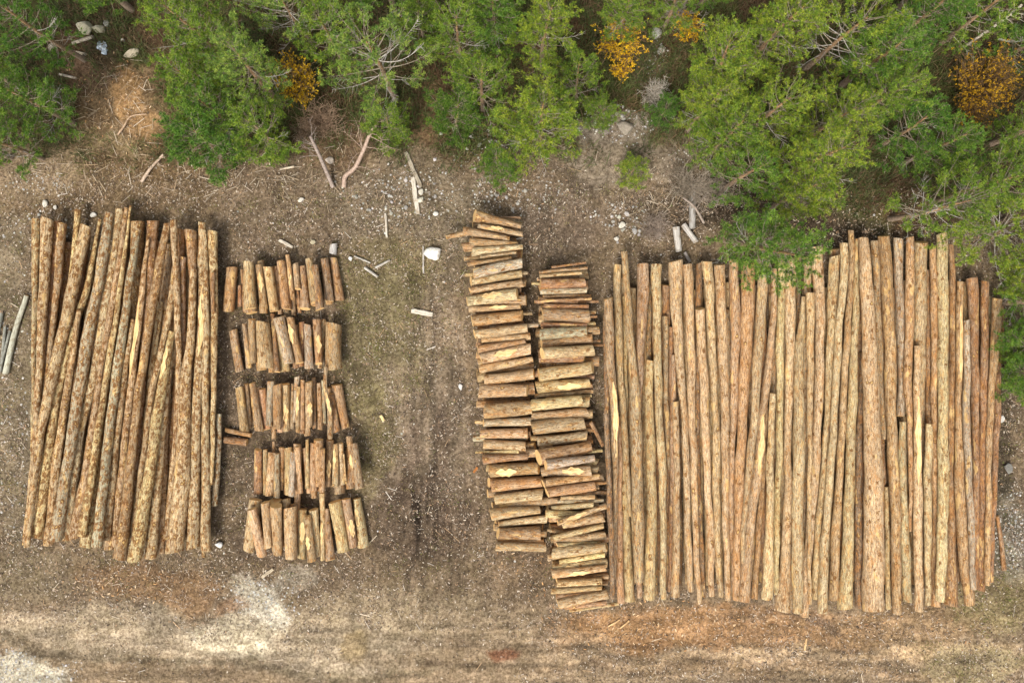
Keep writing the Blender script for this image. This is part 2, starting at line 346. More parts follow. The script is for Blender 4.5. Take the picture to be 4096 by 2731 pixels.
# each line: level tone x y w  x y w  [more x y w] (pixels of one enlarged crop)
LEFT = (0.0, 780.0, .4782, """
0 c 295 205 70 285 1200 50 262 2300 30
-1 r 478 225 75 420 1000 60 330 2400 45
0 c 385 200 100 345 1100 75 315 1568 66 270 2268 50 192 2925 32
-1 b 520 240 80 440 1060 55 360 1700 40 290 2840 50
-1 p 607 115 58 560 600 50 420 1900 45 340 2700 40
1 c 705 250 100 560 950 95 420 1568 92 330 2068 72 228 2936 52
0 p 825 200 32 700 830 55 600 1150 66 495 1568 78 410 2130 85 312 2860 98
0 t 672 965 45 575 1568 68 500 1968 75 385 2928 86
-1 r 730 330 70 640 900 60 560 1500 60 480 2300 60
1 g 900 150 75 840 560 88 720 1200 95 665 1568 98 575 2168 88 465 2885 105
0 c 995 110 70 950 500 80 880 900 85 765 1568 78 690 1880 80 545 2875 105
0 t 1050 105 45 950 800 55 825 1568 60 740 2168 75 622 2862 88
0 p 1095 90 20 1000 800 42 890 1568 62 790 2218 70 690 2848 76
-1 c 1010 700 50 860 1700 70 712 2945 112
1 g 1140 290 60 1050 900 68 965 1568 76 880 2268 80 818 2935 98
-1 o 1155 225 120 1130 800 80 990 2800 60
0 c 1112 1040 30 1030 1568 60 950 2168 70 878 2885 78
0 t 1240 370 35 1180 900 58 1095 1568 64 1030 2168 66 945 2935 62
-1 t 1090 900 45 980 2000 60 893 2968 90
-1 o 1285 215 110 1230 900 80 1160 1900 60 1080 2850 60
1 o 1395 235 62 1290 800 80 1165 1568 68 1090 2268 82 1000 3040 115
-1 t 1318 895 52 1235 1568 55 1130 2700 60
0 c 1470 600 70 1410 1000 55 1285 1568 62 1200 2168 58 1088 2870 55
1 p 1412 1140 50 1345 1568 82 1260 2268 98 1148 3038 128
0 c 1438 1205 32 1395 1568 48 1330 2268 82 1266 3026 102
0 c 1450 210 55 1480 900 58 1480 1568 58 1430 2268 48 1360 2895 50
-1 r 1510 285 60 1520 900 55 1440 1900 50 1400 2600 50
-1 b 1535 520 60 1520 1200 50 1460 2200 50
-1 o 1592 300 110 1612 700 75 1590 1600 70
1 c 1610 625 58 1585 1200 75 1550 1568 90 1520 2268 132 1460 2985 158
0 c 1685 225 68 1685 900 72 1650 1568 82 1630 2168 95 1605 2955 124
0 c 1722 300 38 1732 900 46 1725 1568 60 1720 2068 72 1722 2968 94
0 p 1772 305 88 1790 1000 62 1785 1568 48 1765 2420 32
-1 g 1832 1833 45 1815 2200 60 1790 2600 58
-1 t 1400 1500 60 1345 2990 76
-1 p 1700 2300 30 1705 3030 34
""")
SIDE = (0.0, 780.0, .4782, """
0 q 215 838 38 120 1150 44 45 1492 52
0 w 12 985 30 -20 1180 30
0 w 42 1100 26 2 1480 26
0 w 82 1130 22 22 1430 22
""")
ROWS = (850.0, 980.0, .4464, """
0 r 72 265 45 70 605 36
0 o 172 205 105 138 590 105
0 r 240 360 38 232 548 42
-1 o 262 220 32 300 605 60
0 t 315 155 95 335 570 116
0 o 388 175 62 440 567 70
-1 b 425 140 75 455 612 75
1 p 490 192 100 552 592 88
-1 b 562 190 42 608 620 50
0 o 610 150 80 663 574 92
-1 g 600 135 50 660 605 60
1 o 670 88 42 718 490 50
1 t 735 165 58 766 395 60
-1 o 712 250 50 722 628 50
-1 r 738 300 40 768 605 42
0 b 803 190 62 830 572 104
0 b 862 125 68 920 512 96
0 r 938 185 50 975 420 66 997 580 86
-1 r 880 180 60 905 545 66
0 b 1000 118 75 1046 500 84
0 o 1080 112 72 1140 497 92
-1 b 350 200 100 348 608 110
|
0 b 180 760 80 244 1132 82
-1 b 286 708 46 328 1097 64
0 o 350 665 78 362 1057 70
1 t 440 690 125 477 1092 156
-1 t 395 760 60 440 1120 90
0 r 525 615 40 560 900 50 592 1135 64
-1 p 520 800 60 526 1143 58
1 g 590 645 98 682 1062 106
0 o 690 650 80 776 1057 80
-1 t 610 750 90 642 1135 110
-1 r 800 690 60 792 1088 56
0 g 848 712 68 866 1102 92
0 o 925 665 80 957 1062 70
-1 b 980 672 60 968 1102 46
-1 r 735 720 60 745 1100 60
1 o 1078 706 160 1083 1103 165
|
0 o 235 1280 80 286 1667 86
-1 b 300 1245 52 330 1636 56
0 b 355 1235 62 412 1662 80
-1 r 400 1275 60 430 1668 60
0 o 445 1288 68 486 1652 70
0 g 515 1222 70 510 1620 66
0 o 575 1250 86 580 1647 76
0 t 655 1245 75 655 1662 66
0 b 702 1245 36 706 1650 40
-1 g 760 1178 52 738 1585 42
1 o 768 1270 46 762 1677 42
0 o 808 1210 42 805 1652 42
0 t 865 1225 68 860 1637 70
-1 r 907 1190 36 914 1642 42
0 b 955 1235 45 963 1652 50
0 g 990 1210 36 1006 1592 38
1 b 1022 1090 40 1015 1300 38 1050 1500 54 1040 1733 52
-1 r 1062 1330 52 1108 1672 78
0 o 1108 1252 100 1190 1642 84
-1 o 545 1400 42 548 1742 40
-1 o 610 1280 60 606 1672 60
-1 r 800 1300 60 800 1688 60
-1 b 828 1300 60 832 1712 60
|
0 r 412 1831 70 396 2228 92
-1 b 470 1831 42 474 2233 46
0 t 535 1862 82 506 2243 72
0 g 583 1868 48 568 2263 62
-1 o 622 1812 52 612 2198 40
0 t 680 1822 88 694 2236 60
1 g 722 1850 50 720 2240 60
-1 b 655 2006 32 662 2238 50
-1 r 550 1760 30 545 2190 36
0 t 760 1806 56 780 2224 52
-1 t 765 1782 80 752 2306 60
0 t 803 1828 50 842 2238 52
1 t 845 1741 32 852 2178 42
0 o 900 1776 52 902 2198 70
-1 o 900 1860 50 905 2262 60
-1 d 965 1786 70 950 2200 60
-1 o 950 1742 96 945 2160 60
1 o 1000 1818 50 988 2208 50
0 o 1052 1746 74 1036 2160 52
0 b 1103 1781 46 1100 2163 62
0 c 1150 1776 46 1164 2145 46
1 p 1186 1866 16 1198 2136 24
0 o 1215 1718 60 1286 2118 66
0 b 1295 1762 66 1356 2146 86
-1 r 1228 1800 80 1242 2168 96
-1 b 1128 1830 80 1132 2230 100
|
-1 c 385 2278 115 320 2741 112
0 c 360 2358 92 426 2792 90
0 t 455 2314 88 470 2726 84
0 t 575 2330 115 572 2778 96
-1 t 562 2291 122 565 2740 90
-1 b 640 2286 92 650 2700 80
0 t 695 2352 118 695 2813 120
-1 r 736 2316 100 740 2720 80
0 t 805 2370 88 795 2810 78
0 o 857 2424 68 885 2838 86
-1 c 905 2366 92 936 2795 62
1 c 978 2228 48 980 2830 46
0 b 1022 2366 44 1056 2820 92
0 p 1095 2298 116 1175 2753 122
0 b 1195 2273 90 1262 2708 80
0 c 1290 2273 80 1350 2698 110
""")
LOOSE = (850.0, 1630.0, .4464, """
0 o 78 208 48 312 260 44
0 r 68 302 72 272 326 74
""")
ST1 = (1750.0, 800.0, .5102, """
-1 b 495 135 18 650 137 22
-1 g 380 160 40 662 188 42
0 o 290 120 105 655 208 52
1 b 320 197 45 668 266 50
0 b 208 238 78 565 300 42
-1 b 68 290 40 205 262 46 420 240 50
-1 o 196 368 82 560 350 60
0 b 250 325 65 630 347 42
0 c 275 402 76 667 366 46
1 t 335 447 24 615 410 24
-1 o 210 463 36 560 440 30
0 t 235 505 40 580 457 34
1 g 280 572 90 665 490 86
-1 p 222 587 34 600 560 40
0 t 265 640 62 660 575 66
-1 b 330 600 40 705 572 28
0 t 255 712 62 668 652 66
-1 b 300 680 60 692 650 60
1 c 230 792 86 625 735 94
-1 b 300 800 70 695 785 90
0 t 250 856 56 650 832 46
0 o 270 948 96 665 905 96
-1 b 370 910 30 742 890 26
0 t 290 1052 80 705 1000 76
-1 g 410 1000 40 790 980 38
-1 t 345 1100 60 726 1070 66
0 o 315 1170 76 690 1112 44
0 t 338 1245 86 728 1165 92
-1 b 304 1215 60 700 1180 60
0 t 332 1325 76 746 1248 50
-1 o 380 1330 60 752 1305 56
1 t 370 1408 86 756 1366 88
-1 t 310 1390 90 690 1400 70
0 o 325 1500 110 705 1492 96
-1 b 390 1480 90 755 1478 100
""")
ST1B = (1850.0, 1550.0, .5931, """
0 o 148 158 106 466 137 96
0 g 140 240 58 461 226 62
-1 o 96 110 60 420 110 60
0 t 120 312 64 440 306 76
-1 p 84 232 28 420 250 40
-1 g 74 340 44 440 330 50
0 t 140 388 76 426 400 72
-1 b 150 420 60 490 395 60
-1 b 150 450 60 488 440 62
0 r 138 482 72 435 465 46
-1 p 86 438 16 380 430 30
0 o 188 560 96 515 545 86
-1 t 160 540 60 470 545 60
0 o 205 658 98 540 632 80
0 c 215 756 72 542 718 78
-1 b 205 800 50 570 765 60
0 t 188 850 86 520 828 58
0 c 244 922 42 569 884 62
1 r 238 985 80 526 982 96
-1 b 212 940 50 568 988 50
0 b 232 1070 72 557 1075 74
""")
ST2 = (1750.0, 800.0, .5102, """
0 r 895 525 22 1165 490 20
0 r 798 566 26 1175 530 28
0 p 800 597 28 1132 570 28
-1 b 785 625 24 1115 600 24
0 r 806 658 96 1156 645 74
-1 p 738 654 24 1100 660 26
0 g 805 722 46 1172 706 46
0 r 828 756 26 1202 748 24
1 r 790 796 26 1205 770 26
-1 r 880 806 26 1262 795 24
0 r 832 832 40 1186 836 42
-1 r 762 797 28 1100 800 40
0 b 824 890 102 1182 912 116
-1 b 880 888 30 1242 882 30
-1 r 885 922 26 1250 912 24
-1 p 870 985 44 1236 972 42
0 r 815 977 46 1172 985 42
0 g 806 1052 92 1176 1030 88
-1 b 900 1030 80 1265 1020 76
0 o 815 1124 72 1216 1086 86
-1 b 880 1110 30 1278 1105 24
0 t 820 1204 96 1226 1176 96
-1 r 920 1150 28 1322 1134 26
-1 b 850 1290 62 1268 1262 90
-1 r 795 1240 80 1150 1240 70
0 t 795 1372 106 1216 1310 110
-1 b 768 1360 60 1230 1390 40
0 t 780 1468 100 1196 1430 86
-1 p 860 1540 30 1208 1530 26
-1 t 830 1500 40 1222 1498 36
""")
ST2B = (1850.0, 1550.0, .5931, """
-1 c 488 55 30 800 32 30
0 c 468 122 80 808 85 82
-1 t 560 90 60 856 90 90
0 c 468 192 60 838 165 64
0 t 468 272 100 826 238 92
-1 t 460 342 36 800 330 40
-1 b 560 260 40 890 290 30
0 c 512 366 80 840 326 78
0 o 512 470 118 872 405 80
1 g 560 518 70 893 480 50
-1 t 600 440 60 905 520 90
0 t 534 572 72 865 556 80
-1 p 620 450 24 945 428 24
-1 b 580 560 60 912 556 70
0 o 565 640 56 928 600 42
-1 r 650 648 28 993 644 26
0 o 568 700 74 897 664 68
-1 r 660 708 34 994 708 32
-1 t 576 768 62 880 760 60
1 c 662 746 34 890 736 38
-1 g 640 768 30 952 762 28
0 c 602 820 36 880 785 44
-1 o 590 876 72 930 850 56
1 c 640 902 42 970 802 48
0 t 672 928 60 950 872 62
-1 p 562 850 56 850 870 60
1 c 614 1012 42 953 930 42
0 t 622 1028 52 962 998 58
-1 b 574 960 24 900 1000 40
0 t 636 1058 30 940 1050 30
0 t 614 1126 84 970 1066 62
-1 o 576 1140 40 900 1110 40
1 p 653 1176 36 957 1126 40
0 t 610 1212 54 973 1172 52
0 t 605 1260 58 965 1216 50
-1 o 640 1300 40 978 1272 44
0 p 640 1325 66 936 1316 76
-1 r 650 1330 30 980 1314 30
0 t 600 1376 44 940 1348 28
1 t 645 1462 72 978 1390 72
0 o 690 1480 42 970 1450 40
-1 t 722 1503 28 1055 1455 28
""")
GAP = (1850.0, 1550.0, .5931, """
0 r 872 240 30 958 405 26
""")
# right-hand pile: x y are native picture pixels here
def _mk(rows):
    out = []
    for ln in rows.strip().splitlines():
        q = ln.split(); lv, tn = q[0], q[1]; pts = []
        k = 2
        while k < len(q):
            cr = q[k]; x, y, w = map(float, q[k+1:k+4]); k += 4
            ox, oy, s = {'D': (2350, 900, .5102), 'd': (2350, 1650, .5294), 'E': (3150, 900, .5102), 'e': (3150, 1650, .5294)}[cr]
            pts.append((ox+x*s, oy+y*s, w*s))
        out.append((int(lv), tn, pts))
    return out
RIGHT = """
-1 d D 148 700 40 d 155 300 42 d 183 1375 44
0 b D 157 578 75 D 175 1100 72 d 200 0 66 d 215 600 46 d 206 1272 36
0 t D 235 312 68 D 245 800 65 D 265 1300 62 d 275 60 55 d 300 400 52 d 326 780 30
-1 o D 250 1500 40 d 237 1411 58
-1 t D 290 560 40 D 300 1500 50 d 285 800 72 d 322 1417 94
1 b D 295 205 55 D 320 600 64 D 345 1000 72 D 380 1400 88 d 370 100 94 d 385 1000 86 d 387 1277 80
0 b D 440 310 100 D 428 700 90 D 408 1150 64 D 398 1560 56 d 395 1398 44
-1 d D 490 440 36 D 480 1050 44 d 520 1385 42
0 c D 545 310 95 D 540 480 80 D 550 900 65 D 565 1500 66 d 560 300 68 d 575 1000 56 d 577 1407 46
0 c D 485 1060 60 D 488 1400 75 d 484 500 84 d 480 900 90 d 470 1402 98
-1 b D 610 720 52 D 618 1300 46 d 612 430 42
-1 r D 655 800 40 d 640 460 40 d 622 1345 38
0 t D 688 280 118 D 700 700 95 D 728 1050 72 D 752 1400 60 d 730 0 60 d 748 500 58 d 780 1352 50
0 t D 782 310 82 D 800 700 78 D 815 1000 75 D 820 1500 66 d 805 500 56 d 820 900 50 d 849 1442 42
-1 b D 680 1020 34 D 672 1500 50 d 650 700 50
0 t D 692 1385 50 D 695 1568 52 d 675 500 52 d 675 900 60 d 664 1388 68
-1 d D 880 300 60 D 860 1400 50 d 850 900 50 d 880 1388 46
0 c D 882 655 82 D 895 900 72 D 920 1450 75 d 905 400 58 d 930 900 64 d 940 1392 50
0 t D 935 285 90 D 960 600 80 D 985 1100 62 D 1005 1500 58 d 972 400 66 d 988 1000 54 d 1006 1392 50
0 t D 1035 310 90 D 1055 700 90 D 1072 1200 76 d 1042 200 68 d 1050 900 58 d 1064 1422 50
-1 b D 1100 665 40 D 1110 1400 50 d 1075 600 50
0 b D 1150 270 80 D 1162 700 90 D 1150 1300 66 d 1105 100 50 d 1090 700 46 d 1112 1390 42
0 o D 1270 300 110 D 1262 750 110 D 1232 1250 92 d 1180 0 82 d 1155 400 82 d 1130 1000 66 d 1116 1412 46
1 t D 1395 250 90 D 1375 600 85 D 1345 1000 78 D 1310 1500 70 d 1218 450 60 d 1185 800 42 d 1165 1132 26
0 t D 1465 340 44 D 1450 850 60 D 1400 1300 70 d 1325 0 66 d 1278 500 80 d 1220 900 92 d 1186 1432 96
0 c D 1530 265 60 D 1518 700 65 D 1510 1300 60 d 1452 200 58 d 1435 800 50 d 1428 1372 42
0 t D 1605 258 80 D 1593 700 85 D 1588 1200 78 d 1520 100 62 d 1520 600 66 d 1505 1000 84 d 1480 1496 116
1 c D 1455 1320 48 d 1395 0 52 d 1385 500 62 d 1375 900 72 d 1360 1402 92
-1 o D 1410 1300 20 d 1312 700 44 d 1262 1407 50
-1 d E 95 250 42 E 90 800 44 e 60 900 50
-1 b E 160 240 64 E 150 900 60 e 20 1470 60
1 t E 172 530 72 E 182 1000 62 E 180 1500 50 e 168 400 36 e 178 1452 30
0 t E 145 560 36 E 105 1050 78 e 92 0 90 e 85 500 90 e 76 950 88 e 70 1500 84
0 c E 235 185 106 E 250 500 86 E 256 1000 80 e 235 0 78 e 212 420 74 e 170 900 66 e 128 1532 78
-1 b E 368 190 84 E 345 900 60 e 290 500 50
0 t E 372 245 86 E 350 600 84 E 334 1000 66 e 308 0 50 e 280 420 52 e 236 900 60 e 224 1410 60
1 c E 445 145 66 E 438 400 60 E 405 800 60 E 380 1350 58 e 330 400 60 e 298 850 62 e 268 1522 78
0 o E 505 40 45 E 500 400 46 E 474 850 54 E 440 1400 60 e 396 450 60 e 368 950 70 e 350 1412 78
0 t E 545 112 28 E 545 500 50 E 528 900 60 E 510 1450 80 e 476 500 80 e 460 900 90 e 440 1478 118
1 t E 605 105 86 E 630 500 100 E 648 900 118 E 672 1500 142 e 655 500 140 e 662 900 158 e 656 1502 166
-1 b E 685 128 62 E 708 600 62 E 738 1300 60 e 728 200 44
-1 d E 590 1000 50 e 545 300 50 e 540 900 62 e 546 1465 72
0 o E 770 84 102 E 785 500 96 E 808 1000 90 e 792 50 80 e 812 550 86 e 836 1522 72
-1 g E 868 105 78 E 880 500 78 E 900 1000 74 E 896 1500 60
-1 c e 752 560 34 e 762 1480 42
0 o E 960 94 62 E 960 600 72 E 950 1300 66 e 932 100 44 e 935 900 32
-1 t E 1048 134 106 E 1046 600 100 E 1042 1150 92 e 960 600 60
0 c e 895 75 52 e 890 500 62 e 908 900 74 e 932 1442 76
-1 r E 1105 350 44 E 1110 1300 50 e 1100 600 60
1 c E 1030 950 56 E 1026 1500 60 e 990 500 66 e 996 1000 70 e 1000 1502 62
1 c e 1072 85 46 e 1064 500 64 e 1066 900 60 e 1060 1452 44
0 o E 1148 170 54 E 1152 700 54 E 1156 1300 50 e 1120 900 60 e 1122 1462 84
0 c E 1240 60 90 E 1235 500 94 E 1226 1000 88 e 1180 50 76 e 1170 500 84 e 1155 900 80 e 1136 1404 72
-1 r E 1300 150 44 E 1302 900 54 e 1245 0 60 e 1235 500 54 e 1236 900 72 e 1232 1445 112
0 o E 1360 440 52 E 1355 900 56 E 1350 1400 48 e 1300 400 72 e 1322 900 92 e 1372 1438 82
1 g E 1420 745 46 E 1418 1200 54 e 1362 50 56 e 1376 600 50 e 1400 1330 46
0 r E 1450 420 88 E 1468 900 76 E 1480 1400 64 e 1426 300 56 e 1426 1330 56
0 r E 1550 440 62 E 1550 900 68 E 1546 1400 66 e 1482 300 58 e 1476 900 60 e 1468 1345 56
-1 b E 1590 560 50 E 1560 1300 50 e 1500 900 50
0 o E 1650 575 76 E 1630 850 74 E 1606 1200 60 e 1532 50 50 e 1520 600 46 e 1508 1300 48
-1 r E 1686 590 44 E 1664 1000 42 e 1590 0 52 e 1566 500 42 e 1540 1282 42
"""
RSIDE = "0 r e 1590 780 30 e 1641 1192 36"

class HF:                                   # height field the logs are settled on
    def __init__(s):
        s.st = .04; s.w = .5; s.x0, s.y0 = -22, -14; s.h = np.zeros((int(24/s.st), int(44/s.st)), dtype=np.float32)
    def ix(s, x, y):
        return (np.clip(((y-s.y0)/s.st).astype(int), 0, s.h.shape[0]-1), np.clip(((x-s.x0)/s.st).astype(int), 0, s.h.shape[1]-1))
    def need(s, A, r):                      # A n x 2 axis points, r n ; -> needed axis height
        d = np.gradient(A, axis=0); d /= np.linalg.norm(d, axis=1)[:, None]+1e-9
        nrm = np.stack([-d[:, 1], d[:, 0]], 1); req = np.full(len(A), -1e9)
        for k in np.linspace(-s.w, s.w, 7):
            q = A+nrm*(k*r)[:, None]
            req = np.maximum(req, s.h[s.ix(q[:, 0], q[:, 1])]+.86*r*math.sqrt(1-k*k*.86))
        return req
    def stamp(s, A, r, z):
        d = np.gradient(A, axis=0); d /= np.linalg.norm(d, axis=1)[:, None]+1e-9
        nrm = np.stack([-d[:, 1], d[:, 0]], 1)
        for k in np.linspace(-.66, .66, 11):
            q = A+nrm*(k*r)[:, None]
            np.maximum.at(s.h, s.ix(q[:, 0], q[:, 1]), (z+.86*r*math.sqrt(1-k*k)).astype(np.float32))
def support(sv, req):                       # lowest line over all points at the middle: edge of the upper hull
    mid = .5*(sv[0]+sv[-1]); hull = []
    for p in zip(sv, req):
        while len(hull) >= 2 and (hull[-1][0]-hull[-2][0])*(p[1]-hull[-2][1])-(hull[-1][1]-hull[-2][1])*(p[0]-hull[-2][0]) >= 0: hull.pop()
        hull.append(p)
    for a, b in zip(hull, hull[1:]):
        if a[0] <= mid <= b[0]:
            k = (b[1]-a[1])/(b[0]-a[0]); k = max(-.16, min(.16, k))
            z0 = max(q[1]-k*q[0] for q in zip(sv, req)); return z0, k
    return max(req), 0.0
hf = HF()
def settle(pts, zg, floor=0.0):
    # pts native px; returns axis pts (x, y, r), z0, slope
    for it in range(2):
        k = (CH-zg)/CH/100
        A = np.array([[(x-2048)*k, -(y-1365.5)*k, w*k*.5] for x, y, w in pts])
        seg = np.r_[0, np.cumsum(np.linalg.norm(np.diff(A[:, :2], axis=0), axis=1))]
        sv = np.arange(0, seg[-1], .07); sv = np.r_[sv, seg[-1]]
        D = np.stack([np.interp(sv, seg, A[:, i]) for i in range(3)], 1)
        z0, kk = support(sv, np.maximum(hf.need(D[:, :2], D[:, 2]), floor))
        zg = z0+kk*sv[-1]*.5+A[:, 2].mean()*.3
    sv2 = np.arange(0, seg[-1], .035); D2 = np.stack([np.interp(sv2, seg, A[:, i]) for i in range(3)], 1)
    hf.stamp(D2[:, :2], D2[:, 2], z0+kk*sv2)
    return A, seg, z0, kk

LRNG = np.random.default_rng(21)
def smooth_interp(s, seg, val):             # Catmull-Rom through the traced points
    if len(seg) < 3: return np.interp(s, seg, val)
    m = np.gradient(val, seg); out = np.empty_like(s)
    j = np.clip(np.searchsorted(seg, s, side='right')-1, 0, len(seg)-2)
    h = seg[j+1]-seg[j]; t = (s-seg[j])/h
    return ((2*t**3-3*t**2+1)*val[j]+(t**3-2*t**2+t)*h*m[j]+(-2*t**3+3*t**2)*val[j+1]+(t**3-t**2)*h*m[j+1])
def build_log(name, A, seg, z0, kk, tone, knot, mat=None, rough=1.0, strip=False):
    L = seg[-1]; n = max(10, int(L/.11)); NA = 18
    s = np.linspace(0, L, n+1)
    cx = smooth_interp(s, seg, A[:, 0]); cy = smooth_interp(s, seg, A[:, 1]); r = np.interp(s, seg, A[:, 2])*(.925 if rough == 1.0 else 1)
    # slight random crook
    ph = LRNG.random(4)*6.28; am = .012*min(1, L/4)*rough
    d = np.array([A[-1, 0]-A[0, 0], A[-1, 1]-A[0, 1]]); d /= np.linalg.norm(d); nn = np.array([-d[1], d[0]])
    wob = am*np.sin(s*2.1+ph[0])+am*.8*np.sin(s*3.7+ph[1])
    if L > 5: wob += .012*np.sin(s*.9+ph[2])
    cx = cx+nn[0]*wob; cy = cy+nn[1]*wob
    cz = z0+kk*s+.3*wob
    p0 = Vector((cx[0], cy[0], cz[0])); p1 = Vector((cx[-1], cy[-1], cz[-1]))
    q = (p1-p0).to_track_quat('Z', 'Y'); roll = Quaternion((0, 0, 1), LRNG.random()*6.28)
    q = q @ roll
    Ri = np.array(q.to_matrix().transposed())
    loc = (np.stack([cx, cy, cz], 1)-np.array(p0)) @ Ri.T
    th = np.linspace(0, 2*math.pi, NA, endpoint=False)
    S, T = np.meshgrid(s, th, indexing='ij')
    e = 1+.035*np.sin(2*T+ph[0]+.5*S)+.03*np.sin(3*T+ph[1]-.9*S)+.022*np.sin(5*T+ph[2]+2*S)
    lump = .05*knot*(np.sin(S*11+3*T+ph[3])*np.sin(S*6.3-2*T+ph[1]))+.04*np.sin(S*1.7+ph[2])
    noise = (LRNG.random(S.shape)-.5)*.055
    rr = r[:, None]*(e+lump+noise)
    # broken edge at both cuts
    vx = loc[:, 0][:, None]+rr*np.cos(T); vy = loc[:, 1][:, None]+rr*np.sin(T); vz = loc[:, 2][:, None]+0*T
    tilt = (LRNG.random(4)-.5)*.5
    vz[0] += rr[0]*(np.cos(T[0])*tilt[0]+np.sin(T[0])*tilt[1]); vz[-1] += rr[-1]*(np.cos(T[0])*tilt[2]+np.sin(T[0])*tilt[3])
    Vt = np.stack([vx, vy, vz], -1).reshape(-1, 3)
    a = (np.arange(n)[:, None]*NA+np.arange(NA)[None]); b = (np.arange(n)[:, None]*NA+(np.arange(NA)+1)[None] % NA)
    F = np.stack([a, b, b+NA, a+NA], -1).reshape(-1, 4)
    root = mesh_obj(name, Vt, F, mat or BARK, smooth=True)
    root.location = p0; root.rotation_mode = 'QUATERNION'; root.rotation_quaternion = q
    root.color = (*tone, knot)
    for k, i0 in ((0, 0), (1, n)):
        rim = Vt[i0*NA:(i0+1)*NA]; cen = rim.mean(0); mid = cen+(rim-cen)*.55; mid[:, 2] += (LRNG.random(NA)-.5)*.012
        ring = cen+(rim-cen)*1.0
        ve = np.concatenate([ring, mid, cen[None]]); ve = ve-cen
        fc = []
        for j in range(NA):
            j2 = (j+1) % NA
            f1 = [j, j2, NA+j2, NA+j]; f2 = [NA+j, NA+j2, 2*NA]
            if k == 0: f1.reverse(); f2.reverse()
            fc += [f1, f2]
        if k == 0: fc = [list(f) for f in fc]
        ce = mesh_obj("cut_end", ve, fc, CUT, parent=root); ce.location = Vector(cen)
    if strip:
        up = Ri @ np.array((0, 0, 1.)); ph0 = math.atan2(up[1], up[0])+LRNG.uniform(-.45, .45)
        f0 = LRNG.uniform(.05, .45); f1 = min(.97, f0+LRNG.uniform(.3, .5) if L < 4 else f0+LRNG.uniform(.12, .35)); m = 16; vs = []
        for i in range(m+1):
            g = i/m; f = f0+(f1-f0)*g; hw = .55*math.sin(math.pi*min(1, g*1.0+.02))**.55*(1+.25*math.sin(g*17+ph[0]))
            j = f*n; ri = np.interp(j, range(n+1), r); c_ = [np.interp(j, range(n+1), loc[:, q]) for q in range(3)]
            for b_ in np.linspace(-1, 1, 6):
                an = ph0+b_*hw+.1*math.sin(g*9+ph[1]); rd = ri*1.085*math.cos(hw)/max(.5, math.cos(b_*hw))*(.5+.5/max(.6, math.cos(hw))) if hw < 1 else ri
                rd = max(rd, ri*(1.0 if abs(b_) > .9 else 1.05))
                vs.append((c_[0]+rd*math.cos(an), c_[1]+rd*math.sin(an), c_[2]))
        sf = mesh_obj("stripped_face", vs, [[i*6+j, i*6+j+1, (i+1)*6+j+1, (i+1)*6+j] for i in range(m) for j in range(5)], STRIP, parent=root, smooth=True)
        tag(sf, "bare pale wood where the bark is torn off")
    return root

ONES = "zeroth first second third fourth fifth sixth seventh eighth ninth tenth eleventh twelfth thirteenth fourteenth fifteenth sixteenth seventeenth eighteenth nineteenth".split()
TENS = {20: 'twentieth', 30: 'thirtieth', 40: 'fortieth', 50: 'fiftieth'}; TN = {20: 'twenty', 30: 'thirty', 40: 'forty', 50: 'fifty'}
def ordn(n): return ONES[n] if n < 20 else TENS[n] if n % 10 == 0 else TN[n//10*10]+'-'+ONES[n % 10]
def parse(T):
    ox, oy, sc, txt = T; secs = [[]]
    for ln in txt.strip().splitlines():
        if ln.strip() == '|': secs.append([]); continue
        q = ln.split(); v = list(map(float, q[2:]))
        secs[-1].append((int(q[0]), q[1], [(ox+v[i]*sc, oy+v[i+1]*sc, v[i+2]*sc) for i in range(0, len(v), 3)]))
    return secs
def pile(entries, name, group, where, along, knot, zg=(.5, .8, 1.1), under=(), floor=(0, 0, 0)):
    """entries: traced logs; under: buried logs as pts lists. Bottom first."""
    for pts in under:
        A, seg, z0, kk = settle(pts, .2)
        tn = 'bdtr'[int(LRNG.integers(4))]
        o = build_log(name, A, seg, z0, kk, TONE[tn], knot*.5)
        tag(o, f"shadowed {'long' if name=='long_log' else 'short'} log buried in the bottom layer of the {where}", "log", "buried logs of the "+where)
    ax = 0 if along == 'left' else 1
    wmean = np.mean([np.mean([p[2] for p in e[2]]) for e in entries])
    names = {}
    for low in (True, False):
        idx = [i for i, e in enumerate(entries) if (e[0] < 0) == low]
        key = lambda i: np.interp(.5, [0, 1], [entries[i][2][0][ax], entries[i][2][-1][ax]])
        for rank, i in enumerate(sorted(idx, key=key)): names[i] = (rank+1, low, len(idx))
    for lv in (-1, 0, 1):
        for i, (l, tn, pts) in enumerate(entries):
            if l != lv: continue
            A, seg, z0, kk = settle(pts, zg[lv+1], floor[lv+1])
            jit = LRNG.normal(0, .035, 3)+LRNG.normal(0, .06)
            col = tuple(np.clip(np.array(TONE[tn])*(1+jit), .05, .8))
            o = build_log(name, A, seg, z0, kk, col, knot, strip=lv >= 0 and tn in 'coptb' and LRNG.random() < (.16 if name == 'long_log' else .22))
            rank, low, n = names[i]; wm = np.mean([p[2] for p in pts])
            size = 'slim' if wm < .75*wmean else 'thick' if wm > 1.3*wmean else 'middling'
            ordw = ordn(rank)
            if low: lab = f"half hidden {size} {TWORD[tn]} log, {ordw} such from the {along}, {where}"
            else: lab = f"{size} {TWORD[tn]} log on top, {ordw} from the {along}, {where}"
            tag(o, lab, "log", group)

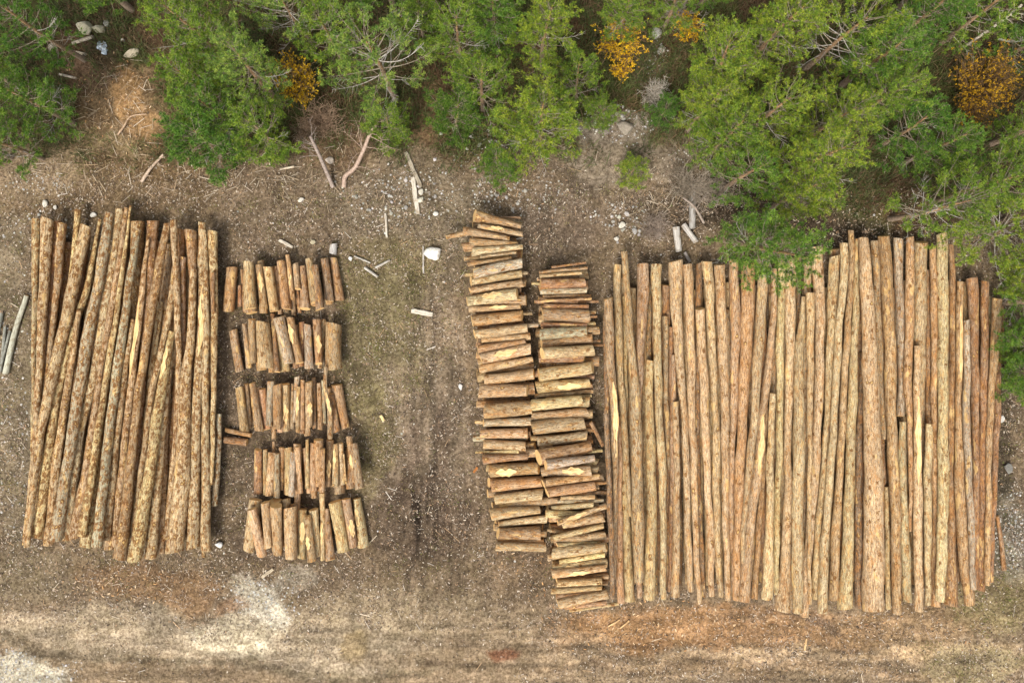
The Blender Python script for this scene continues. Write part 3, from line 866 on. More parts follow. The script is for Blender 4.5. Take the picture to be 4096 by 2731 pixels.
def under_lines(x0, x1, n, yt, yb, w, tilt=0.0, jit=10):
    out = []
    for k in range(n):
        f = (k+.5)/n; x = x0+(x1-x0)*f+LRNG.normal(0, 3)
        out.append([(x+tilt, yt+LRNG.normal(0, jit)+(20 if k % 2 else 0), w*LRNG.uniform(.9, 1.1)), (x-tilt, yb+LRNG.normal(0, jit), w*LRNG.uniform(.8, 1.0))])
    return out
def under_rows(y0, y1, n, xl, xr, w, drift=0.0, slope=0.0):
    out = []
    for k in range(n):
        f = (k+.5)/n; y = y0+(y1-y0)*f+LRNG.normal(0, 2); d = drift*f
        out.append([(xl+d+LRNG.normal(0, 8), y+slope, w*LRNG.uniform(.85, 1.1)), (xr+d+LRNG.normal(0, 8), y-slope, w*LRNG.uniform(.85, 1.1))])
    return out
pile(parse(LEFT)[0], "long_log", "long logs of the left pile", "big knotty left pile", "left", .74, floor=(.42, .70, .94),
     under=under_lines(175, 840, 15, 960, 2140, 42, 32))
RWH = ["uppermost short log row", "second short log row down", "middle short log row", "fourth short log row down", "lowest short log row"]
RU = [(975, 1330, 8, 1075, 1215), (990, 1340, 8, 1310, 1440), (975, 1345, 9, 1560, 1690), (1050, 1410, 9, 1810, 1940), (1010, 1420, 9, 2040, 2180)]
for k, sec in enumerate(parse(ROWS)):
    a, b, n, yt, yb = RU[k]
    pile(sec, "short_log", "short logs of the five small rows", RWH[k], "left", .10, zg=(.35, .6, .8), under=under_lines(a, b, n, yt, yb, 36, -8, 4))
s1 = parse(ST1)[0]+parse(ST1B)[0]; s2 = parse(ST2)[0]+parse(ST2B)[0]
pile(s1, "short_log", "short logs of the long crosswise stack", "left crosswise stack", "top", .10, floor=(.72, 1.0, 1.2), zg=(.9, 1.2, 1.5),
     under=under_rows(870, 1560, 16, 1885, 2070, 40, 45, 6)+under_rows(1570, 2195, 15, 1925, 2110, 40, 65, 3)+under_rows(1000, 1560, 12, 1885, 2075, 42, 40, 5)+under_rows(1570, 2140, 12, 1930, 2115, 42, 50, 3))
pile(s2, "short_log", "short logs of the right crosswise stack", "right crosswise stack", "top", .10, floor=(.72, 1.0, 1.2), zg=(.9, 1.2, 1.5),
     under=under_rows(1080, 1570, 11, 2160, 2350, 40, 0, 5)+under_rows(1580, 2400, 18, 2150, 2350, 40, 75, 7)+under_rows(1250, 1570, 7, 2165, 2360, 42, 0, 5)+under_rows(1590, 2330, 15, 2155, 2365, 42, 65, 7))
pile(_mk(RIGHT), "long_log", "long logs of the right pile", "wide right pile", "left", .10, floor=(.42, .70, .92),
     under=under_lines(2470, 3940, 34, 1130, 2330, 42, -2))
GLAB = {}
def singles(entries, name, labels, group=None, knot=.3, mat=None, cat="log"):
    for (l, tn, pts), lab in zip(entries, labels):
        A, seg, z0, kk = settle(pts, .15)
        o = build_log(name, A, seg, z0, kk, TONE[tn] if isinstance(tn, str) else tn, knot, mat)
        tag(o, lab, cat, group)
singles(parse(SIDE)[0], "birch_pole", ["pale grey mottled pole lying on soil beside the left pile", "short dark grey pole cut off by the left edge of the photo",
        "dark weathered pole nearest the left edge below the mottled pole", "thinnest dark weathered pole just left of the pale mottled pole"], knot=.15, mat=WEATH)
singles(parse(LOOSE)[0], "short_log", ["slim orange brown short log lying sideways, upper of two beside the left pile", "stubby reddish short log lying sideways, lower of two beside the left pile"])
singles(parse(GAP)[0], "short_log", ["thin reddish stick leaning in the gap between crosswise stack and right pile"])
singles(_mk(RSIDE), "short_log", ["thin red brown pole lying on soil outside the right pile's right edge"])

# ------------------------------------------------------------------ weathered timber lying about (2352-wide photo coords)
GREY = (.47, .44, .39); PALE = (.62, .56, .46)
BITS = [ # x0 y0 x1 y1 w tone round label
 (932, 350, 967, 430, 9, (.38, .33, .25), 0, "long weathered board slanting over the stony ground below the bent pine"),
 (948, 407, 960, 492, 10, PALE, 0, "pale split board overlapping the lower end of the long weathered board"),
 (885, 490, 889, 546, 5, PALE, 0, "narrow whitish lath lying upright on the ground above the clearing"),
 (642, 552, 673, 568, 7, PALE, 0, "short pale board above the uppermost row of short logs"),
 (945, 714, 994, 722, 11, PALE, 0, "pale grey split billet lying alone in the middle of the lane"),
 (972, 566, 973, 628, 4, GREY, 0, "thin grey lath standing parallel beside the white boulder"),
 (862, 615, 896, 598, 6, GREY, 1, "short grey stick pointing up right, right of the uppermost row"),
 (838, 615, 868, 636, 7, GREY, 1, "short grey stick pointing down right, right of the uppermost row"),
 (814, 588, 851, 604, 4, GREY, 1, "thin grey stick beside the small round white stone"),
 (874, 954, 883, 966, 7, (.78, .60, .30), 0, "small fresh yellow wood offcut in the lane"),
 (1423, 1422, 1397, 1438, 3, (.75, .5, .25), 0, "left one of two fresh splinters below the crosswise stacks"),
 (1445, 1424, 1425, 1442, 3, (.75, .5, .25), 0, "right one of two fresh splinters below the crosswise stacks"),
 (1852, 1465, 1848, 1492, 4, (.75, .5, .25), 0, "upright fresh splinter on the orange chips below the right pile"),
 (1590, 425, 1588, 526, 17, (.40, .38, .35), 1, "long grey weathered log under the bare twigs near the pine"),
 (1551, 522, 1558, 578, 17, (.55, .52, .47), 1, "pale grey weathered stub just above the right pile"),
 (1569, 517, 1598, 557, 15, (.50, .47, .43), 1, "slanting grey weathered stub right of the pale one"),
 (1572, 580, 1584, 602, 8, (.36, .32, .29), 1, "small dark grey branch piece touching the tops of the right pile"),
 (168, 101, 216, 86, 9, (.55, .48, .38), 1, "pale short pole below the two big rocks in the clearing"),
 (162, 118, 201, 127, 7, (.58, .50, .40), 1, "slim pale pole left of the plastic rubbish in the clearing"),
 (137, 172, 176, 181, 6, (.52, .46, .38), 1, "pale curved stick at the left of the wood chip clearing"),
 (643, 389, 677, 383, 6, (.55, .47, .36), 1, "small pale stick left of the leaning dead trunk"),
 (602, 1325, 628, 1305, 7, (.50, .42, .30), 0, "tan split stick below the lowest row of short logs"),
 (1096, 1072, 1088, 1085, 5, (.5, .2, .06), 0, "bright orange bark piece left of the left crosswise stack"),
 (768, 562, 766, 584, 19, (.55, .53, .50), 1, "thick short grey weathered block above the uppermost row's right end"),
]
for (x0, y0, x1, y1, w, tone, rnd_, lab) in BITS:
    a = np.array(PV(x0, y0)); b = np.array(PV(x1, y1)); r = w*V/200; L = np.linalg.norm(b-a)
    if rnd_:
        A = np.array([[*a, r], [*b, r*.95]]); o = build_log("weathered_log" if w > 8 else "loose_stick", A, np.array([0, L]), r*.85, 0.0, tone, 0.1, WEATH)
        for c_ in o.children: c_.data.materials[0] = WEATH; c_.color = (*tone, 1)
        tag(o, lab, "log" if w > 8 else "stick")
    else:
        n = max(6, int(L/.15)); d = (b-a)/L; nn = np.array([-d[1], d[0]]); vs = []; th = min(r*.9, .06)
        for i in range(n+1):
            c_ = nn*math.sin(i*.9)*.008
            wv = r*(1+.12*math.sin(i*2.3))*(1 if 0 < i < n else .82)
            for (u, z) in ((-1, 0), (-1, th*.7), (-.8, th), (.75, th*1.05), (1, th*.75), (1, 0)):
                vs.append((c_[0]+nn[0]*u*wv, c_[1]+nn[1]*u*wv, z+.002*math.sin(i*3+u)))
                vs[-1] = (vs[-1][0]+d[0]*L*i/n, vs[-1][1]+d[1]*L*i/n, vs[-1][2])
        fc = []
        for i in range(n):
            for j in range(6):
                j2 = (j+1) % 6; fc.append([i*6+j, i*6+j2, (i+1)*6+j2, (i+1)*6+j])
        fc += [list(range(5, -1, -1)), list(range(n*6, n*6+6))]
        # local frame with z along the board so the grain runs lengthwise
        q = Vector((d[0], d[1], 0)).to_track_quat('Z', 'Y'); Ri = np.array(q.to_matrix().transposed())
        o = mesh_obj("board" if w > 5 else "lath", np.array(vs) @ Ri.T, fc, WEATH)
        o.location = (a[0], a[1], .01); o.rotation_mode = 'QUATERNION'; o.rotation_quaternion = q; o.color = (*tone, 1)
        tag(o, lab, "board" if w > 5 else "splinter")

# ------------------------------------------------------------------ stones
def stone_mesh(seed, sub=3, ang=.3):
    import bmesh
    bm = bmesh.new(); bmesh.ops.create_icosphere(bm, subdivisions=sub, radius=1)
    rg = np.random.default_rng(seed); cuts = rg.normal(size=(9, 3)); cuts /= np.linalg.norm(cuts, axis=1)[:, None]; dd = rg.uniform(.48, .85, 9)
    for v in bm.verts:
        p = np.array(v.co)
        for c_, d_ in zip(cuts, dd):
            t = p @ c_
            if t > d_: p = p-c_*(t-d_)*.9
        p *= 1+.05*math.sin(p[0]*5+seed)*math.sin(p[1]*6+1)
        v.co = p
    me = bpy.data.meshes.new("stone"); bm.to_mesh(me); bm.free()
    me.materials.append(STONE)
    return me
SM = [stone_mesh(k) for k in range(6)]
ROCKS = [ # x y rx ry h rot col label
 (995, 583, 21, 15, .22, 10, (.80, .78, .72), "big white boulder standing alone at the top of the lane"),
 (200, 65, 19, 15, .3, -35, (.50, .46, .33), "largest mossy tan boulder at the top of the clearing"),
 (230, 68, 14, 10, .25, -20, (.46, .42, .30), "second tan boulder touching the largest one in the clearing"),
 (248, 57, 8, 8, .15, 0, (.38, .37, .33), "small grey stone right of the two tan boulders"),
 (122, 111, 9, 8, .15, 30, (.60, .52, .42), "pale angular stone at the clearing's left beside the dark grass"),
 (304, 125, 19, 9, .2, 25, (.52, .45, .33), "elongated tan rock at the clearing's right under the pine"),
 (283, 94, 5, 4, .08, 0, (.66, .62, .55), "small pale stone between the plastic rubbish and the pine"),
 (1000, 490, 7, 6, .08, 0, (.72, .70, .64), "white stone right of the pale split board, above the boulder"),
 (966, 458, 6, 8, .1, -20, (.66, .62, .50), "cream pebble touching the right side of the pale split board"),
 (967, 441, 5, 7, .08, -30, (.64, .60, .50), "cream pebble at the crossing of the two boards"),
 (692, 460, 7, 5, .08, 20, (.70, .66, .58), "white stone below the foot of the leaning dead trunk"),
 (757, 368, 10, 9, .12, 0, (.50, .43, .36), "round brown stone right of the leaning dead trunk"),
 (805, 594, 5, 5, .06, 0, (.78, .76, .74), "small round white stone right of the uppermost row"),
 (718, 555, 7, 6, .06, 0, (.50, .44, .30), "yellowish flat stone above the uppermost row of short logs"),
 (103, 468, 8, 7, .09, 60, (.72, .69, .60), "white stone above the left pile's left corner"),
 (128, 477, 5, 5, .06, 0, (.70, .67, .60), "small white stone next to the left pile's top left corner"),
 (215, 494, 7, 6, .07, 0, (.66, .64, .58), "pale stone at the top ends of the left pile"),
 (503, 1249, 9, 8, .1, 0, (.68, .67, .64), "whitish stone at the bottom right corner of the left pile"),
 (1058, 888, 5, 7, .06, 0, (.75, .74, .71), "small white stone left of the crosswise stack"),
 (1505, 76, 13, 14, .25, 0, (.42, .42, .38), "round grey boulder in the gully between the trees"),
 (1517, 116, 9, 12, .15, 20, (.36, .35, .31), "grey slab just below the round grey boulder"),
 (1512, 518+25, 8, 7, .1, 0, (.5, .44, .38), "brownish stone amid the bare brush above the right pile"),
 (1428, 518, 8, 8, .1, 0, (.66, .62, .53), "pale stone among pebbles above the right pile's left end"),
 (1415, 548, 6, 6, .08, 0, (.60, .57, .50), "small pale stone beside the highest log top of the right pile"),
 (1435, 296, 20, 14, .22, -15, (.30, .26, .21), "brown boulder in the stony patch below the dead shrub"),
 (1388, 300, 13, 11, .18, 0, (.24, .20, .17), "dark brown boulder in the stony patch"),
 (2157, 705-5, 12, 14, .2, 20, (.36, .35, .31), "grey rock on the dark floor between right pile and pines"),
 (2313, 1075, 10, 12, .15, 0, (.22, .21, .19), "dark rock right of the right pile"),
 (2299, 962, 6, 9, .1, 0, (.62, .60, .55), "white stone tucked against the right edge of the right pile"),
]
for k, (x, y, rx, ry, h, rot, col, lab) in enumerate(ROCKS):
    o = bpy.data.objects.new("boulder" if rx > 9 else "stone", SM[k % 6]); C.objects.link(o)
    px, py = PV(x, y); o.location = (px, py, h*.45); o.scale = (rx*V/100*1.1, ry*V/100*1.1, h)
    o.rotation_euler = (0, 0, math.radians(rot)); o.color = (*col, 1)
    tag(o, lab, "boulder" if rx > 9 else "stone")
STN = []
for (cx_, cy_, sx, sy, n, glab) in ((1390, 275, 75, 40, 34, "in the stony patch"), (1100, 310, 80, 60, 22, "below the juniper"), (930, 440, 90, 60, 30, "round the weathered boards"),
                                    (1430, 505, 60, 35, 24, "above the right pile's left end"), (1180, 460, 110, 30, 14, "above the crosswise stacks"), (110, 560, 90, 50, 12, "left of the left pile")):
    for k in range(n):
        x = cx_+random.gauss(0, sx*.5); y = cy_+random.gauss(0, sy*.5); rr = random.uniform(2.0, 4.6)
        if random.random() < .12: rr *= 1.6
        o = bpy.data.objects.new("stone", SM[random.randrange(6)]); C.objects.link(o)
        px, py = PV(x, y); h = rr*V/100*.6
        o.location = (px, py, h*.3); o.scale = (rr*V/100*random.uniform(.8, 1.3), rr*V/100, h); o.rotation_euler = (0, 0, random.uniform(0, 6))
        g = random.uniform(.30, .58); o.color = (g, g*random.uniform(.92, .99), g*random.uniform(.8, .93), 1)
        tag(o, "one of the small pale stones scattered "+glab, "stone", "small pale stones "+glab)

# plastic rubbish in the clearing
def rubbish():
    x, y = PV(238, 112); n = 14; vs = []; fc = []
    for i in range(n):
        for j in range(n):
            u = i/(n-1)-.5; v = j/(n-1)-.5
            z = .10*(math.sin(u*9+1)*math.cos(v*8)+1)*(1-2*(u*u+v*v))+.03*math.sin(u*23+v*17)+.03
            vs.append((u*.34*(1+.3*math.sin(v*7)), v*.5*(1+.25*math.sin(u*8+2)), max(z, .01)))
    for i in range(n-1):
        for j in range(n-1): a = i*n+j; fc.append([a, a+n, a+n+1, a+1])
    t = NT("crumpled_plastic", .35, .5)
    nz = t.n("TexNoise", {"Scale": 3.0}).outputs[0]
    t.col(t.mix(t.ramp(nz, .45, .6), (.62, .70, .78), (.30, .36, .42)))
    o = mesh_obj("plastic_bag", vs, fc, t.m, smooth=True); o.location = (x, y, .02); o.rotation_euler = (0, 0, .5)
    tag(o, "crumpled blue white plastic bag on the ground below the tan boulders", "rubbish")
rubbish()

# ------------------------------------------------------------------ loose litter: real small chips, pebbles, twigs, blades
def px_of(x, y): return (x*100+2048)/V, (1365.5-y*100)/V
def scatter_quads(name, n, region, dens, size, asp, pal, lift=.012, tilt=.5, mat=None, kindlab=None):
    """small bent flakes of two quads each"""
    x = rng.uniform(region[0], region[2], n*3); y = rng.uniform(region[1], region[3], n*3)
    k = rng.random(n*3) < dens(x, y); x = x[k][:n]; y = y[k][:n]; n = len(x)
    L = size[0]+(size[1]-size[0])*rng.random(n)**2.2; Wd = L*rng.uniform(asp[0], asp[1], n); a = rng.random(n)*6.283
    ux, uy = np.cos(a), np.sin(a); tz = (rng.random(n)-.5)*tilt; sz = (rng.random(n)-.5)*tilt*1.6
    z0 = relief(x, y)-.03+lift*rng.uniform(.4, 1.6, n)+np.abs(tz)*L*.5
    V_ = np.zeros((n, 4, 3))
    for q, (s, t) in enumerate(((-1, -.6), (1, -1), (.9, .8), (-.8, 1))):
        V_[:, q, 0] = x+ux*s*L*.5-uy*t*Wd*.5; V_[:, q, 1] = y+uy*s*L*.5+ux*t*Wd*.5; V_[:, q, 2] = z0+tz*s*L*.5+sz*t*Wd*.5
    pal = np.array(pal); ci = rng.integers(0, len(pal), n); c = pal[ci]*rng.uniform(.7, 1.25, (n, 1))
    o = mesh_obj(name, V_.reshape(-1, 3), np.arange(n*4).reshape(n, 4), mat or CHIP, cols=np.repeat(np.clip(c, 0, .85), 4, 0))
    tag(o, kind='stuff'); return o
def bl(vx, vy, L):
    m = np.zeros(vx.shape)
    for (a, b, rx, ry, s) in L: m = np.maximum(m, s*(1-sstep(.5, 1.2, np.hypot((vx-a)/rx, (vy-b)/ry))))
    return m
def wv(x, y):
    vx, vy = px_of(x, y); return vx+50*(fbm(x, y, .6, 3, 71)-.5)*2, vy+40*(fbm(x, y, .6, 3, 77)-.5)*2
def d_yard(x, y):
    vx, vy = wv(x, y); yard = sstep(330, 430, vy)*(1-.75*sstep(1400, 1480, vy)*(1-sstep(1100, 1400, vx)))
    smooth_ = bl(vx, vy, [(1380, 400, 110, 50, .8), (575, 1390, 110, 60, .7), (830, 1470, 60, 40, 1)])
    return yard*(1-smooth_)*(.35+.65*sstep(.4, .6, fbm(x, y, 1.1, 3, 81)))
scatter_quads("bark_litter", 150000, (-21, -14.5, 21, 8), d_yard, (.025, .10), (.18, .5),
              [(.36, .28, .21), (.28, .20, .14), (.17, .12, .085), (.52, .44, .35), (.11, .08, .055), (.07, .05, .038), (.34, .22, .13), (.50, .43, .34), (.05, .037, .028), (.22, .16, .11)])
def d_or(x, y):
    vx, vy = wv(x, y)
    return bl(vx, vy, [(285, 240, 60, 100, .8), (335, 310, 45, 60, .6), (230, 200, 90, 100, .3), (1500, 1440, 260, 60, .8), (1750, 1450, 300, 55, .8), (2050, 1440, 200, 45, .4), (330, 1345, 190, 45, .75), (1200, 1290, 90, 70, .5),
                       (190, 180, 90, 60, .4), (1290, 1380, 90, 50, .6)])
scatter_quads("orange_wood_chips", 26000, (-21, -14.5, 21, 13), d_or, (.025, .13), (.2, .45),
              [(.50, .29, .13), (.42, .23, .10), (.56, .39, .22), (.30, .16, .075), (.62, .47, .30), (.42, .31, .21)], lift=.02)
def d_peb(x, y):
    vx, vy = wv(x, y)
    return np.maximum(.006*sstep(380, 450, vy)*(1-sstep(1300, 1400, vy)), bl(vx, vy, [(60, 560, 90, 110, .2), (930, 450, 160, 80, .3), (1400, 285, 110, 50, .6), (1110, 320, 90, 80, .35), (1430, 505, 70, 45, .35),
           (1180, 460, 140, 50, .35), (40, 1540, 140, 50, 1), (590, 1370, 110, 60, .7), (2320, 1230, 60, 110, .8), (2150, 690, 90, 50, .25), (30, 1000, 50, 300, .2), (1505, 150, 25, 90, .9), (1590, 380, 60, 30, .4), (90, 440, 90, 30, .5)]))
def pebbles(n):
    x = rng.uniform(-21, 21, n*12); y = rng.uniform(-14.5, 13, n*12); k = rng.random(len(x)) < d_peb(x, y); x = x[k][:n]; y = y[k][:n]; n = len(x)
    o8 = np.array([(1, 0, 0), (.5, .87, .1), (-.5, .87, 0), (-1, 0, .1), (-.5, -.87, 0), (.5, -.87, .1), (0, 0, .9)])
    fc = np.array([(i, (i+1) % 6, 6) for i in range(6)])
    s = .012+.038*rng.random(n)**3; a = rng.random(n)*6.28
    V_ = o8[None]*s[:, None, None]*np.stack([rng.uniform(.7, 1.3, n), np.ones(n), rng.uniform(.5, 1, n)], 1)[:, None]
    ca, sa = np.cos(a)[:, None], np.sin(a)[:, None]
    VX = V_[..., 0]*ca-V_[..., 1]*sa+x[:, None]; VY = V_[..., 0]*sa+V_[..., 1]*ca+y[:, None]; VZ = V_[..., 2]+(relief(x, y)-.03)[:, None]
    g = rng.uniform(.22, .55, n); c = np.stack([g, g*rng.uniform(.93, 1, n), g*rng.uniform(.8, .95, n)], 1)
    F = (np.arange(n)[:, None, None]*7+fc[None]).reshape(-1, 3)
    tag(mesh_obj("gravel", np.stack([VX, VY, VZ], -1).reshape(-1, 3), F, CHIP, cols=np.repeat(c, 7, 0)), kind='stuff')
pebbles(13000)
def blades(name, n, dens, hgt, pal, region=(-22, -14.5, 22, 14), width=.012, clump=7, spread=.09, lean=.8):
    m = n//clump; x = rng.uniform(region[0], region[2], m*6); y = rng.uniform(region[1], region[3], m*6)
    k = rng.random(len(x)) < dens(x, y); x = x[k][:m]; y = y[k][:m]
    cl = rng.integers(0, len(pal), len(x))
    x = np.repeat(x, clump)+rng.normal(0, spread, len(x)*clump); y = np.repeat(y, clump)+rng.normal(0, spread, len(y)*clump); cl = np.repeat(cl, clump); n = len(x)
    h = rng.uniform(hgt[0], hgt[1], n); a = rng.random(n)*6.28; ln = rng.uniform(.3, 1.0, n)*lean*h; z = relief(x, y)-.035
    dx, dy = np.cos(a)*ln, np.sin(a)*ln; w = width*rng.uniform(.6, 1.3, n); wx, wy = -np.sin(a)*w, np.cos(a)*w
    V_ = np.zeros((n, 5, 3))
    V_[:, 0] = np.stack([x-wx, y-wy, z], 1); V_[:, 1] = np.stack([x+wx, y+wy, z], 1)
    V_[:, 2] = np.stack([x+dx*.45+wx*.8, y+dy*.45+wy*.8, z+h*.7], 1); V_[:, 3] = np.stack([x+dx*.45-wx*.8, y+dy*.45-wy*.8, z+h*.7], 1)
    V_[:, 4] = np.stack([x+dx*1.2, y+dy*1.2, z+h*.85], 1)
    b = np.arange(n)*5
    F = [np.stack([b, b+1, b+2], 1), np.stack([b, b+2, b+3], 1), np.stack([b+3, b+2, b+4], 1)]
    pal = np.array(pal); c = pal[cl]*rng.uniform(.7, 1.3, (n, 1))
    o = mesh_obj(name, V_.reshape(-1, 3), np.concatenate(F), GRASSM, cols=np.repeat(c, 5, 0)); tag(o, kind='stuff'); return o
def d_gr(x, y):
    vx, vy = wv(x, y)
    m = bl(vx, vy, [(880, 760, 140, 230, .8), (850, 1000, 60, 150, .7), (640, 480, 300, 60, .35), (930, 620, 200, 80, .7), (1280, 450, 160, 60, .3), (150, 350, 220, 80, .5), (20, 900, 60, 400, .5), (2290, 1380, 110, 90, .8),
                    (2230, 1520, 160, 50, .5), (640, 720, 130, 25, .8), (620, 865, 130, 20, .6), (600, 1005, 120, 18, .4), (700, 1145, 120, 15, .3), (1050, 700, 40, 130, .6), (400, 1290, 300, 20, .3)])
    return np.maximum(m, .12*sstep(400, 480, vy)*(1-sstep(1330, 1400, vy)))*sstep(.4, .62, fbm(x, y, 1.7, 3, 91))
blades("short_grass", 100000, d_gr, (.04, .12), [(.22, .21, .06), (.36, .30, .13), (.15, .19, .04), (.46, .38, .22), (.28, .25, .09), (.40, .31, .18)], width=.008)
def d_fl(x, y):
    vx, vy = wv(x, y); f = 1-sstep(300, 400, vy-120*np.exp(-((vx-2050)/300)**2))
    return f*(1-bl(vx, vy, [(270, 250, 110, 140, 1), (190, 140, 100, 80, .8), (1400, 300, 120, 70, .8), (1450, 380, 150, 50, .8)]))*(.3+.7*sstep(.42, .55, fbm(x, y, .9, 3, 95)))
blades("forest_undergrowth", 110000, d_fl, (.10, .40), [(.07, .09, .025), (.09, .11, .03), (.14, .085, .045), (.17, .12, .065), (.05, .06, .02), (.09, .12, .035)], width=.011, clump=9, spread=.14, lean=1.2)
def d_dry(x, y):
    vx, vy = wv(x, y)
    return bl(vx, vy, [(300, 400, 330, 60, .8), (700, 430, 200, 60, .6), (740, 290, 90, 60, .9), (240, 260, 120, 130, .9), (1500, 480, 130, 60, .7), (1620, 500, 70, 50, .6), (170, 310, 130, 50, .7), (1300, 380, 60, 40, .4), (330, 1345, 180, 40, .2), (1440, 380, 90, 30, .5)])
scatter_quads("dry_twigs", 15000, (-21, -14.5, 21, 13), d_dry, (.12, .6), (.02, .05), [(.42, .33, .22), (.50, .42, .32), (.30, .22, .14), (.36, .26, .15)], lift=.05, tilt=.35)
scatter_quads("scattered_sticks", 1500, (-21, -14.5, 21, 13), d_yard, (.12, .45), (.03, .07), [(.55, .46, .34), (.60, .54, .46), (.45, .30, .17)], lift=.03, tilt=.15)

# ------------------------------------------------------------------ pines
def tube_acc(acc, pts, rad, sides, col):
    """append a tapered tube along pts"""
    pts = np.asarray(pts, float); n = len(pts); d = np.gradient(pts, axis=0); d /= np.linalg.norm(d, axis=1)[:, None]+1e-9
    ref = np.array((0, 0, 1.)) if abs(d[0, 2]) < .8 else np.array((1., 0, 0))
    u = np.cross(d, ref); u /= np.linalg.norm(u, axis=1)[:, None]+1e-9; w = np.cross(d, u)
    a = np.linspace(0, 2*math.pi, sides, endpoint=False); rad = np.broadcast_to(rad, (n,))
    P_ = pts[:, None]+rad[:, None, None]*(np.cos(a)[None, :, None]*u[:, None]+np.sin(a)[None, :, None]*w[:, None])
    base = acc['n']; acc['v'].append(P_.reshape(-1, 3)); acc['n'] += n*sides
    i = np.arange(n-1)[:, None]*sides; j = np.arange(sides)[None]; j2 = (j+1) % sides
    acc['f'].append((base+np.stack([i+j, i+j2, i+sides+j2, i+sides+j], -1)).reshape(-1, 4))
    c = np.broadcast_to(np.asarray(col, float), (n, 3)) if np.ndim(col) < 2 else np.asarray(col)
    acc['c'].append(np.repeat(c, sides, 0))
def acc_new(): return {'v': [], 'f': [], 'c': [], 'n': 0}
def acc_mesh(name, acc, mat):
    o = mesh_obj(name, np.concatenate(acc['v']), np.concatenate(acc['f']), mat, smooth=True, cols=np.concatenate(acc['c'])); return o
def tufts(T, D, rg, nn, ln, wd, pal):
    """T n x 3 positions, D n x 3 directions: a brush of needle blades at each"""
    n = len(T); T = np.repeat(T, nn, 0); D = np.repeat(D, nn, 0); m = n*nn
    r = rg.normal(size=(m, 3)); d = D*.55+r*.62+np.array((0, 0, .28)); d /= np.linalg.norm(d, axis=1)[:, None]
    L = ln*rg.uniform(.6, 1.2, m)[:, None]; s = np.cross(d, rg.normal(size=(m, 3))); s /= np.linalg.norm(s, axis=1)[:, None]+1e-9
    w = wd*rg.uniform(.7, 1.3, m)[:, None]; st = T-D*ln*rg.uniform(0, .35, m)[:, None]
    V_ = np.stack([st-s*w*.5, st+s*w*.5, st+d*L+s*w*.35, st+d*L-s*w*.35], 1)
    ci = np.repeat(rg.random(n), nn); pal = np.array(pal); k = ci*(len(pal)-1.001); i = k.astype(int); f = (k-i)[:, None]
    c = (pal[i]*(1-f)+pal[i+1]*f)*rg.uniform(.75, 1.25, (m, 1))
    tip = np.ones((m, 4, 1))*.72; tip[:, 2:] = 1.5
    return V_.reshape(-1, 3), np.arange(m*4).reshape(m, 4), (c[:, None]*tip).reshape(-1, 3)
NEEDLE = [(.05, .125, .022), (.085, .18, .028), (.13, .235, .036), (.185, .29, .045)]
